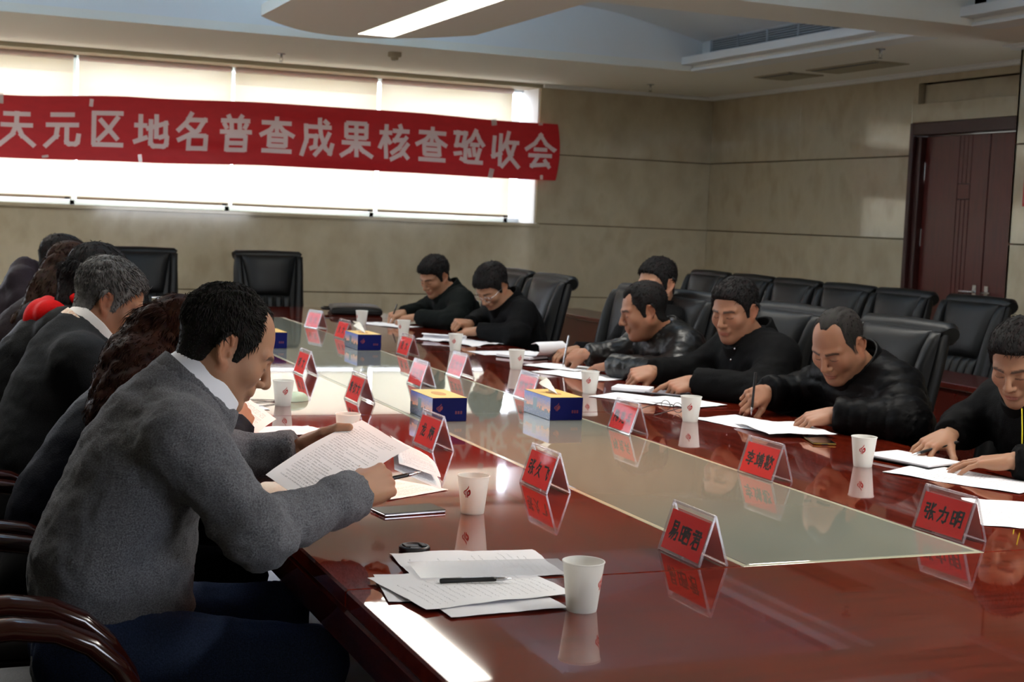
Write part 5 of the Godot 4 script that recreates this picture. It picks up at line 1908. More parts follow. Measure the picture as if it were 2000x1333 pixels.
# ---------------------------------------------------------------- heads (local: +z face, +y up, +x the person's left)
static func head_blobs(b: Blobs, T: Transform3D, hs: float, f: Dictionary, neck: Vector3) -> void:
	b.T = T
	b.S = hs
	var full: float = f.get("full", 0.0)
	b.ell(Vector3(0, 0.036, -0.014), Vector3(0.0755, 0.084, 0.097), 0.02)
	b.ell(Vector3(0, -0.022, 0.022), Vector3(0.063 + 0.006 * full, 0.085, 0.066), 0.03)
	for s in [-1.0, 1.0]:
		b.cap(Vector3(s * (0.052 + 0.006 * full), -0.045, -0.002), Vector3(s * 0.014, -0.094, 0.060), 0.021 + 0.006 * full, 0.018, 0.03)
		b.ell(Vector3(s * (0.040 + 0.003 * full), -0.022, 0.056), Vector3(0.024, 0.022 + 0.005 * full, 0.023), 0.022)
		b.cap(Vector3(s * 0.012, 0.021, 0.085), Vector3(s * 0.044, 0.024, 0.067), 0.011, 0.010, 0.012)
		b.ell(Vector3(s * 0.031, 0.0005, 0.0735), Vector3(0.0155, 0.0125, 0.0135), 0.006)
		# ear: plate, rolled rim, lobe, tragus
		var eb := Basis(Vector3.UP, s * -0.45) * Basis(Vector3.RIGHT, -0.20)
		var ec := Vector3(s * 0.0745, -0.003, -0.013)
		b.ell(ec + eb * Vector3(s * -0.001, 0.001, -0.003), Vector3(0.0042, 0.027, 0.0155), 0.004, 1.0, eb)
		var rim := [[0.008, 0.014], [0.005, 0.027], [-0.005, 0.032], [-0.015, 0.027], [-0.0195, 0.013], [-0.0165, -0.006], [-0.009, -0.019], [-0.002, -0.027]]
		for k in 7:
			b.cap(ec + eb * Vector3(s * 0.0045, rim[k][1], rim[k][0]), ec + eb * Vector3(s * 0.0045, rim[k + 1][1], rim[k + 1][0]), 0.0040, 0.0040, 0.002)
		b.ell(ec + eb * Vector3(s * 0.003, -0.028, 0.002), Vector3(0.005, 0.010, 0.0085), 0.004)
		b.ell(ec + eb * Vector3(s * 0.003, -0.006, 0.0105), Vector3(0.005, 0.006, 0.004), 0.004)
	b.ell(Vector3(0, -0.096, 0.066), Vector3(0.021, 0.016, 0.018), 0.018)
	b.cap(Vector3(0, 0.014, 0.086), Vector3(0, -0.026, 0.107), 0.0078, 0.0105, 0.008)
	b.ell(Vector3(0, -0.030, 0.106), Vector3(0.0125, 0.0098, 0.0108), 0.006)
	for s in [-1.0, 1.0]:
		b.ell(Vector3(s * 0.0135, -0.0335, 0.0945), Vector3(0.0078, 0.0078, 0.0095), 0.005)
	b.ell(Vector3(0, -0.056, 0.083), Vector3(0.027, 0.014, 0.012), 0.012)
	b.cap(Vector3(-0.017, -0.0605, 0.0855), Vector3(0.017, -0.0605, 0.0855), 0.0048, 0.0048, 0.006)
	b.cap(Vector3(-0.013, -0.0705, 0.0850), Vector3(0.013, -0.0705, 0.0850), 0.0058, 0.0058, 0.006)
	if full > 0.6:
		b.ell(Vector3(0, -0.098, 0.026), Vector3(0.042, 0.022, 0.036), 0.03)
	# neck in world space
	var Ti := T.affine_inverse()
	b.T = Transform3D()
	b.S = 1.0
	b.cap(T * Vector3(0, -0.045, -0.028), neck, 0.056 * hs, 0.062, 0.03)
	b.cap(T * Vector3(0, -0.07, 0.01), neck, 0.046 * hs, 0.055, 0.03)
	b.T = T
	b.S = hs
	# hollows
	for s in [-1.0, 1.0]:
		b.ell(Vector3(s * 0.026, 0.0065, 0.0985), Vector3(0.015, 0.0085, 0.015), 0.009, -1.0)
		b.ell(Vector3(s * 0.080, -0.006, -0.010), Vector3(0.006, 0.010, 0.0065), 0.003, -1.0, Basis(Vector3.UP, s * -0.45))
		b.cap(Vector3(s * 0.0062, -0.0405, 0.0985), Vector3(s * 0.007, -0.036, 0.096), 0.0026, 0.0026, 0.002, Vector3.ZERO, 1.0, -1.0)
	b.cap(Vector3(-0.022, -0.0655, 0.0900), Vector3(0.022, -0.0655, 0.0900), 0.0014, 0.0014, 0.003, Vector3.ZERO, 1.0, -1.0)
	b.T = Transform3D()
	b.S = 1.0

static func pw(t: Array, x: float) -> float:
	if x <= t[0][0]:
		return t[0][1]
	for i in t.size() - 1:
		if x <= t[i + 1][0]:
			return lerpf(t[i][1], t[i + 1][1], (x - t[i][0]) / (t[i + 1][0] - t[i][0]))
	return t[-1][1]

const HAIRLINE := [[-0.12, -0.062], [-0.06, -0.058], [-0.04, -0.040], [-0.03, 0.012], [-0.016, 0.034], [-0.002, 0.034], [0.006, 0.005], [0.010, -0.018], [0.022, -0.016], [0.030, 0.012], [0.042, 0.040], [0.06, 0.066], [0.08, 0.076], [0.11, 0.078]]

# how much hair grows at a point of the head, 0..1
static func hair_at(q: Vector3, h: Dictionary, n: FastNoiseLite) -> float:
	if h.get("bald", false):
		return 0.0
	var y := q.y
	var ax := absf(q.x)
	var line := pw(HAIRLINE, q.z)
	line += h.get("low", 0.0) * smoothstep(0.03, 0.08, q.z)
	if h.get("long", false):
		line = pw([[-0.12, -0.12], [0.0, -0.10], [0.012, -0.08], [0.03, 0.02], [0.06, 0.06], [0.1, 0.074]], q.z)
	line += n.get_noise_3d(q.x * 1500, q.y * 300, q.z * 1500) * 0.004
	var d := smoothstep(-0.004, 0.006, y - line)
	if not h.get("long", false):
		var e := Vector3((ax - 0.078) / 0.0125, (y + 0.003) / 0.036, (q.z + 0.013) / 0.023)
		d *= smoothstep(0.95, 1.1, e.length())
	# receding temples
	var rec: float = h.get("recede", 0.0)
	if rec > 0.0:
		var zt: float = 0.085 - rec * (h.get("rbase", 0.25) + (1.0 - h.get("rbase", 0.25)) * smoothstep(0.008, 0.034, ax) * (1.0 - 0.5 * smoothstep(0.045, 0.065, ax)))
		d *= 1.0 - smoothstep(zt - 0.008, zt + 0.008, q.z) * smoothstep(0.03, 0.05, y)
	# thin crown
	var thin: float = h.get("thin", 0.0)
	if thin > 0.0:
		var c := Vector3(q.x * 1.1, 0, q.z + h.get("thinz", 0.02)) 
		d *= 1.0 - thin * (1.0 - smoothstep(0.02, 0.062, c.length())) * smoothstep(0.06, 0.10, y)
	return clampf(d, 0.0, 1.0)

static func paint_head(net: Dictionary, T: Transform3D, hs: float, skin: Color, h: Dictionary, n: FastNoiseLite) -> void:
	var inv := T.affine_inverse()
	var c := PackedColorArray()
	c.resize(net.v.size())
	var hc: Color = h.get("color", Color(0.012, 0.011, 0.011))
	var brow: Color = h.get("brow", Color(0.02, 0.016, 0.014))
	for i in net.v.size():
		var q: Vector3 = (inv * net.v[i]) / hs
		var col := skin
		col = col.lerp(skin * 0.86, clampf(n.get_noise_3d(q.x * 900, q.y * 900, q.z * 900), 0, 1))
		var ax := absf(q.x)
		if q.z > 0.045:
			var by := 0.0225 + 0.05 * (ax - 0.012) - 2.4 * pow(maxf(0.0, ax - 0.034), 2) * 8.0
			if ax > 0.010 and ax < 0.050:
				col = col.lerp(brow, 0.85 * (1.0 - smoothstep(0.0032, 0.0062, absf(q.y - by))))
			var ly := -0.0045 + 14.0 * pow(ax - 0.031, 2)
			if ax > 0.017 and ax < 0.046:
				col = col.lerp(Color(0.02, 0.014, 0.012), 0.9 * (1.0 - smoothstep(0.0010, 0.0026, absf(q.y - ly))))
			var lx := ax / 0.024
			if lx < 1.0 and q.z > 0.07:
				var lt := -0.0575 - 0.003 * lx * lx
				var lb := -0.0765 + 0.009 * lx * lx
				col = col.lerp(Color(0.34, 0.115, 0.09), 0.62 * smoothstep(lb - 0.001, lb + 0.002, q.y) * (1.0 - smoothstep(lt - 0.002, lt + 0.001, q.y)))
			# cheek colour
			col = col.lerp(Color(skin.r, skin.g * 0.82, skin.b * 0.78), 0.35 * (1.0 - smoothstep(0.01, 0.03, Vector2(ax - 0.04, q.y + 0.02).length())))
		# ears are redder
		if ax > 0.073 and q.z < 0.01 and q.z > -0.04 and absf(q.y) < 0.045:
			col = col.lerp(Color(skin.r, skin.g * 0.72, skin.b * 0.66), 0.5)
		var d := hair_at(q, h, n)
		if d > 0.0:
			col = col.lerp(hc, d * h.get("scalp", 0.92))
		c[i] = col
	net.c = c

# short hair: the head's own faces lifted off the scalp
static func hair_shell(net: Dictionary, T: Transform3D, hs: float, h: Dictionary, n: FastNoiseLite) -> Dictionary:
	var inv := T.affine_inverse()
	var nr := net_normals(net)
	var keep := PackedInt32Array()
	keep.resize(net.v.size())
	keep.fill(-1)
	var dd := PackedFloat32Array()
	dd.resize(net.v.size())
	for i in net.v.size():
		dd[i] = hair_at((inv * net.v[i]) / hs, h, n)
	var v := PackedVector3Array()
	var c := PackedColorArray()
	var ix := PackedInt32Array()
	var th: float = h.get("thick", 0.012)
	var hc: Color = h.get("color", Color(0.012, 0.011, 0.011))
	var hc2: Color = h.get("color2", hc * 1.6)
	var ni: PackedInt32Array = net.ix
	for t in range(0, ni.size(), 3):
		if dd[ni[t]] + dd[ni[t + 1]] + dd[ni[t + 2]] < 0.12:
			continue
		for k in 3:
			var i := ni[t + k]
			if keep[i] < 0:
				keep[i] = v.size()
				var q: Vector3 = (inv * net.v[i]) / hs
				var d := dd[i]
				# strands: noise stretched along the way the hair lies
				var st := n.get_noise_3d(q.x * 4200, q.y * 700, q.z * 900) if q.y > 0.07 else n.get_noise_3d(q.x * 900 + q.z * 300, q.y * 500, q.z * 4200)
				var top := smoothstep(0.0, 0.1, q.y)
				var tk: float = th * (0.35 + 0.65 * top) + h.get("front", 0.0) * smoothstep(0.02, 0.08, q.z) * smoothstep(0.04, 0.09, q.y)
				var lift: float = (tk * pow(d, 0.6) + 0.0022 * st * d * (0.5 + top) - 0.0012) * hs
				v.append(net.v[i] + nr[i] * lift)
				c.append(hc.lerp(hc2, clampf(0.5 + 0.9 * st, 0, 1)))
			ix.append(keep[i])
	return {"v": v, "ix": ix, "c": c}

# locks of hair as thin tapered blades rooted in the shell
static func strands(net: Dictionary, T: Transform3D, hs: float, h: Dictionary, count: int, seedv: int, noise: FastNoiseLite) -> Dictionary:
	var inv := T.affine_inverse()
	var nr := net_normals(net)
	var r := RandomNumberGenerator.new()
	r.seed = seedv * 977 + 5
	var v := PackedVector3Array()
	var c := PackedColorArray()
	var ix := PackedInt32Array()
	var hc: Color = h.get("color", Color(0.012, 0.011, 0.011))
	var hc2: Color = h.get("color2", hc * 2.2)
	var crown := Vector3(0.01, 0.115, -0.055)
	var ln0: float = h.get("len", 0.026)
	var n := net.v.size() as int
	if n == 0:
		return {"v": v, "ix": ix, "c": c}
	for k in count:
		var i := r.randi() % n
		var p: Vector3 = net.v[i]
		var q: Vector3 = (inv * p) / hs
		var nn: Vector3 = nr[i]
		if not h.has("all") and r.randf() > hair_at(q - Vector3(0, 0.006, 0) if q.y < 0.06 else q, h, noise):
			continue
		var away := q - crown
		if q.z > 0.0 and q.y > 0.05:
			away = away.lerp(Vector3(0.02, -0.01, 0.09), 0.6)
		var tg := T.basis * (away.normalized() + Vector3(r.randf() - 0.5, r.randf() - 0.5, r.randf() - 0.5) * 0.55)
		tg = (tg - nn * tg.dot(nn)).normalized()
		var sd := tg.cross(nn).normalized()
		var ln := ln0 * r.randf_range(0.5, 1.15) * hs * (0.55 if q.y < 0.02 else 1.0)
		var w := r.randf_range(0.0009, 0.0019) * hs
		var up := r.randf_range(0.05, 0.32)
		var a := p - nn * 0.003
		var m := a + tg * ln * 0.5 + nn * (ln * up * 0.5 + 0.002)
		var e := a + tg * ln + nn * ln * (up * 0.55 - 0.10) + sd * r.randf_range(-0.004, 0.004)
		var s := v.size()
		v.append_array(PackedVector3Array([a - sd * w, a + sd * w, m - sd * w * 0.9 + nn * 0.0002, m + sd * w * 0.9, m + nn * w * 0.9, e]))
		var col := hc.lerp(hc2, r.randf())
		for t in 6:
			c.append(col)
		for t in [0, 2, 4, 0, 4, 1, 1, 4, 3, 2, 5, 4, 4, 5, 3, 0, 1, 3, 0, 3, 2, 2, 3, 5]:
			ix.append(s + t)
	return {"v": v, "ix": ix, "c": c}

# ---------------------------------------------------------------- people
var hands := {}

func person_nets(s: Dictionary) -> Dictionary:
	var out := {}
	var up := Vector3.UP
	var fw: Vector3 = s.fwd
	var R := fw.cross(up).normalized()          # the person's right
	var hip: Vector3 = s.hip
	var mid: Vector3 = s.mid
	var chest: Vector3 = s.chest
	var neck: Vector3 = s.neck
	var sw: float = s.get("sw", 0.185)
	var ndir := (neck - chest).normalized()
	var shR: Vector3 = s.get("shR", neck - ndir * 0.055 + R * sw)
	var shL: Vector3 = s.get("shL", neck - ndir * 0.055 - R * sw)
	var elR: Vector3 = s.elR
	var elL: Vector3 = s.elL
	var wrR: Vector3 = s.wrR
	var wrL: Vector3 = s.wrL
	var hipR := hip + R * 0.09
	var hipL := hip - R * 0.09
	var knR: Vector3 = s.get("knR", hipR + fw * 0.44 + up * 0.0)
	var knL: Vector3 = s.get("knL", hipL + fw * 0.44 + up * 0.0)
	var anR: Vector3 = s.get("anR", Vector3(knR.x, 0.09, knR.z) - fw * 0.03)
	var anL: Vector3 = s.get("anL", Vector3(knL.x, 0.09, knL.z) - fw * 0.03)
	var n := FastNoiseLite.new()
	n.seed = s.get("seed", 1)
	n.frequency = 0.01
	n.fractal_octaves = 2
	var n1 := R.cross((mid - hip).normalized()).normalized()
	var n2 := R.cross((chest - mid).normalized()).normalized()
	var n3 := R.cross(ndir).normalized()
	var w: float = s.get("wide", 1.0)
	# --- skin: coarse body under the clothes, fine head and hands, one mesh
	var b := Blobs.new()
	var q := -0.014
	b.cap(hip, mid, 0.150 * w + q, 0.145 * w + q, 0.05, n1, 1.35)
	b.cap(mid, chest, 0.145 * w + q, 0.155 * w + q, 0.06, n2, 1.38)
	b.cap(chest, neck - ndir * 0.05, 0.14 * w + q, 0.075 + q, 0.06, n3, 1.3)
	b.cap(shR - R * 0.03, shL + R * 0.03, 0.060 + q, 0.060 + q, 0.05)
	b.cap(neck - ndir * 0.08, neck, 0.055, 0.055, 0.03)
	for k in [[shR, elR, wrR], [shL, elL, wrL]]:
		b.cap(k[0], k[1], 0.050 + q, 0.042 + q, 0.04)
		b.cap(k[1], k[2], 0.040 + q, 0.028, 0.02)
	for k in [[hipR, knR, anR], [hipL, knL, anL]]:
		b.cap(k[0], k[1], 0.085 + q, 0.058 + q, 0.04)
		b.cap(k[1], k[2], 0.055 + q, 0.042 + q, 0.03)
		b.cap(k[2] + Vector3(0, -0.03, 0), k[2] + fw * 0.14 + Vector3(0, -0.055, 0), 0.036, 0.03, 0.02)
	var skin: Color = s.get("skin", Color(0.34, 0.175, 0.105))
	var body := plain(b.nets(0.016), skin)
	var fz: Vector3 = (s.face as Vector3).normalized()
	var hy: Vector3 = s.get("hup", up)
	hy = (hy - fz * hy.dot(fz)).normalized()
	var hs: float = s.get("hs", 1.0)
	var HT := Transform3D(Basis(hy.cross(fz), hy, fz), s.head)
	var HTs := Transform3D(HT.basis.scaled(Vector3.ONE), HT.origin)
	var hb := Blobs.new()
	head_blobs(hb, Transform3D(HT.basis * Basis.from_scale(Vector3.ONE * hs), HT.origin), hs, s.get("shape", {}), neck)
	var head := hb.nets(s.get("hcell", 0.0045))
	var hair: Dictionary = s.get("hair", {})
	paint_head(head, HT, hs, skin, hair, n)
	var parts := [body, head]
	for k in [["handR", wrR, false], ["handL", wrL, true]]:
		if s.has(k[0]):
			var h: Array = s[k[0]]
			var hn: Dictionary = hands[h[0]]
			var c: PackedColorArray = hn.c.duplicate()
			for i in c.size():
				c[i] = Color(c[i].r * skin.r / 0.47, c[i].g * skin.g / 0.255, c[i].b * skin.b / 0.155)
			var m := moved(hn, hand_place(k[1], h[1], h[2], k[2], s.get("hands", 1.0)))
			m.c = c
			parts.append(m)
	out.skin = join(parts)
	# --- hair
	if not hair.get("bald", false):
		var shell := hair_shell(head, HT, hs, hair, n)
		out.hair = join([shell, strands(shell, HT, hs, hair, s.get("strands", 1600), s.get("seed", 1), n)])
	if s.has("locks"):
		var lb := Blobs.new()
		for l in s.locks:
			lb.cap(l[0], l[1], l[2], l[3], 0.03)
		var ln := lb.nets(0.008)
		var nr := net_normals(ln)
		var lc := PackedColorArray()
		var curl: float = s.get("curl", 1.0)
		var hc: Color = hair.get("color")
		var hc2: Color = hair.get("color2", hc * 2.0)
		for i in ln.v.size():
			var p: Vector3 = ln.v[i]
			var a := n.get_noise_3d(p.x * 2600, p.y * (500 if curl < 0.5 else 1900), p.z * 2600)
			var c2 := n.get_noise_3d(p.x * 900 + 50, p.y * 700, p.z * 900)
			ln.v[i] = p + nr[i] * (0.006 * a + 0.014 * c2 * curl)
			lc.append(hc.lerp(hc2, clampf(0.4 + 0.9 * a, 0, 1)))
		ln.c = lc
		out.locks = join([ln, strands(ln, HT, hs, {"color": hc, "color2": hc2, "len": 0.05, "all": true}, 2500, 7, n)])
	# --- upper garment
	var t: Dictionary = s.top
	var g: float = t.get("bulk", 0.008)
	var tb := Blobs.new()
	tb.cap(hip + (hip - mid).normalized() * 0.03, mid, 0.156 * w + g, 0.150 * w + g, 0.05, n1, 1.33)
	tb.cap(mid, chest, 0.150 * w + g, 0.160 * w + g, 0.06, n2, 1.36)
	tb.cap(chest, neck - ndir * 0.045, 0.145 * w + g, 0.080 + g, 0.07, n3, 1.25)
	tb.cap(shR - R * 0.03, shL + R * 0.03, 0.064 + g, 0.064 + g, 0.06)
	tb.cap(neck - ndir * 0.045, neck - ndir * 0.10, 0.066 + g, 0.09 + g, 0.04)
	for e in t.get("nape", []):
		tb.cap(e[0], e[1], e[2], e[3], 0.05)
	for k in [[shR, elR, wrR, 1.0], [shL, elL, wrL, -1.0]]:
		var d := ((k[2] as Vector3) - (k[1] as Vector3)).normalized()
		tb.cap(k[0], k[1], 0.061 + g, 0.053 + g, 0.05)
		tb.cap(k[1], k[2] as Vector3 - d * 0.0, 0.052 + g, 0.034 + g, 0.035, Vector3.ZERO, 1.0, 1.0, true)
		if t.get("cuff", 0.0) > 0.0:
			tb.cap(k[2] as Vector3 - d * 0.075, k[2] as Vector3 - d * 0.002, 0.046 + g, 0.040 + g, 0.004, Vector3.ZERO, 1.0, 1.0, true)
	# opening for the neck
	var na: Vector3 = s.get("naxis", ndir)
	var nc: Vector3 = s.get("ncen", neck - ndir * 0.01)
	tb.cap(nc + na * 0.09, nc - na * 0.012, 0.080, 0.066, 0.012, Vector3.ZERO, 1.0, -1.0)
	for e in t.get("extra", []):
		tb.cap(e[0], e[1], e[2], e[3], 0.03)
	var top := tb.nets(t.get("cell", 0.015))
	var nr2 := net_normals(top)
	var fold: float = t.get("fold", 0.006)
	var quilt: float = t.get("quilt", 0.0)
	var tc := PackedColorArray()
	var col: Color = t.get("tint", Color.WHITE)
	var axis := (chest - hip).normalized()
	for i in top.v.size():
		var p: Vector3 = top.v[i]
		var el := minf(p.distance_to(elR), p.distance_to(elL))
		var crease := 0.35 + 0.9 * (1.0 - smoothstep(0.04, 0.16, el)) + 0.5 * (1.0 - smoothstep(0.0, 0.14, absf((p - hip).dot(axis) - 0.1)))
		var a := n.get_noise_3d(p.x * 700, p.y * 1500, p.z * 700) * crease + 0.35 * n.get_noise_3d(p.x * 2600, p.y * 2600, p.z * 2600)
		var dsp := fold * a
		if quilt > 0.0:
			var best := 1e9
			var u := 0.0
			for k in [[shR, elR], [elR, wrR], [shL, elL], [elL, wrL]]:
				var ab: Vector3 = k[1] - k[0]
				var f := clampf((p - k[0]).dot(ab) / ab.length_squared(), 0, 1)
				var dd: float = p.distance_to(k[0] + ab * f)
				if dd < best:
					best = dd
					u = f * ab.length() / 0.062
			if best > 0.085:
				u = (p - hip).dot(axis) / 0.066
			dsp += quilt * (sqrt(absf(sin(PI * u))) - 0.6)
		top.v[i] = p + nr2[i] * dsp
		tc.append(col)
	top.c = tc
	out.top = join([top])
	# --- trousers and shoes
	var pb := Blobs.new()
	pb.cap(hip + R * 0.06, hip - R * 0.06, 0.125, 0.125, 0.04)
	for k in [[hipR, knR, anR], [hipL, knL, anL]]:
		pb.cap(k[0], k[1], 0.098, 0.070, 0.05)
		pb.cap(k[1], k[2], 0.068, 0.056, 0.03, Vector3.ZERO, 1.0, 1.0, true)
	var pn := pb.nets(s.get("pcell", 0.032))
	var nr3 := net_normals(pn)
	for i in pn.v.size():
		var p: Vector3 = pn.v[i]
		pn.v[i] = p + nr3[i] * 0.006 * n.get_noise_3d(p.x * 900, p.y * 900, p.z * 1600)
	out.pants = join([plain(pn, Color.WHITE)])
	var sb := Blobs.new()
	for k in [anR, anL]:
		sb.cap(k + Vector3(0, -0.045, 0) - fw * 0.03, k + fw * 0.15 + Vector3(0, -0.055, 0), 0.042, 0.034, 0.02)
		sb.cap(k + Vector3(0, -0.02, 0), k + Vector3(0, 0.02, 0), 0.046, 0.042, 0.02)
	out.shoes = join([plain(sb.nets(0.02), Color.WHITE)])
	out.frame = {"HT": HT, "hs": hs, "ndir": ndir, "R": R}
	return out

func cloth(col: Color, rough: float, scale := 9.0, heather := 0.12, weave := 0.3, sheen := 0.4) -> StandardMaterial3D:
	var m := textured(noise_tex(0.09, [[0.0, col * (1.0 - heather * 1.2)], [0.5, col], [1.0, col * (1.0 + heather)]], 4, 256, int(col.r * 1000) + 3), Vector3.ONE * scale, rough)
	m.vertex_color_use_as_albedo = true
	m.metallic_specular = 0.2
	if weave > 0.0:
		m.normal_enabled = true
		m.normal_texture = noise_tex(0.12, [], 3, 256, 31, FastNoiseLite.TYPE_SIMPLEX, true, 3.0)
		m.normal_scale = weave
	if sheen > 0.3:
		m.rim_enabled = true
		m.rim = sheen * 0.3
		m.rim_tint = 0.6
	return m

# a standing or folded collar round the neck
func collar(parent: Node3D, called: String, at: Vector3, axis: Vector3, fwd: Vector3, rs: float, rf: float, h: float, flare: float, drop: float, m: Material, thick := 0.006, gap := 0.0) -> void:
	var y := axis.normalized()
	var z := (fwd - y * fwd.dot(y)).normalized()
	var x := y.cross(z)
	var rows := []
	for k in [[0.0, 0.0], [0.0, 1.0], [0.5, 1.06], [1.0, 1.0], [1.0 + flare / thick, -0.15 if flare > 0.001 else 0.0], [1.0 + flare / thick - 0.6, -0.15 if flare > 0.001 else 0.0], [0.0, 0.0]]:
		var r := PackedVector3Array()
		for j in 40:
			var a := TAU * j / 40
			var front := maxf(0.0, cos(a))
			var e: float = thick * k[0]
			var yy: float = h * k[1] * (1.0 - 0.25 * front) - drop * (0.5 + 0.5 * cos(a))
			r.append(at + x * sin(a) * (rs + e) + z * cos(a) * (rf + e) + y * yy)
		rows.append(r)
	var b := MB.new()
	b.grid(rows, true)
	obj(called, b, m, parent)

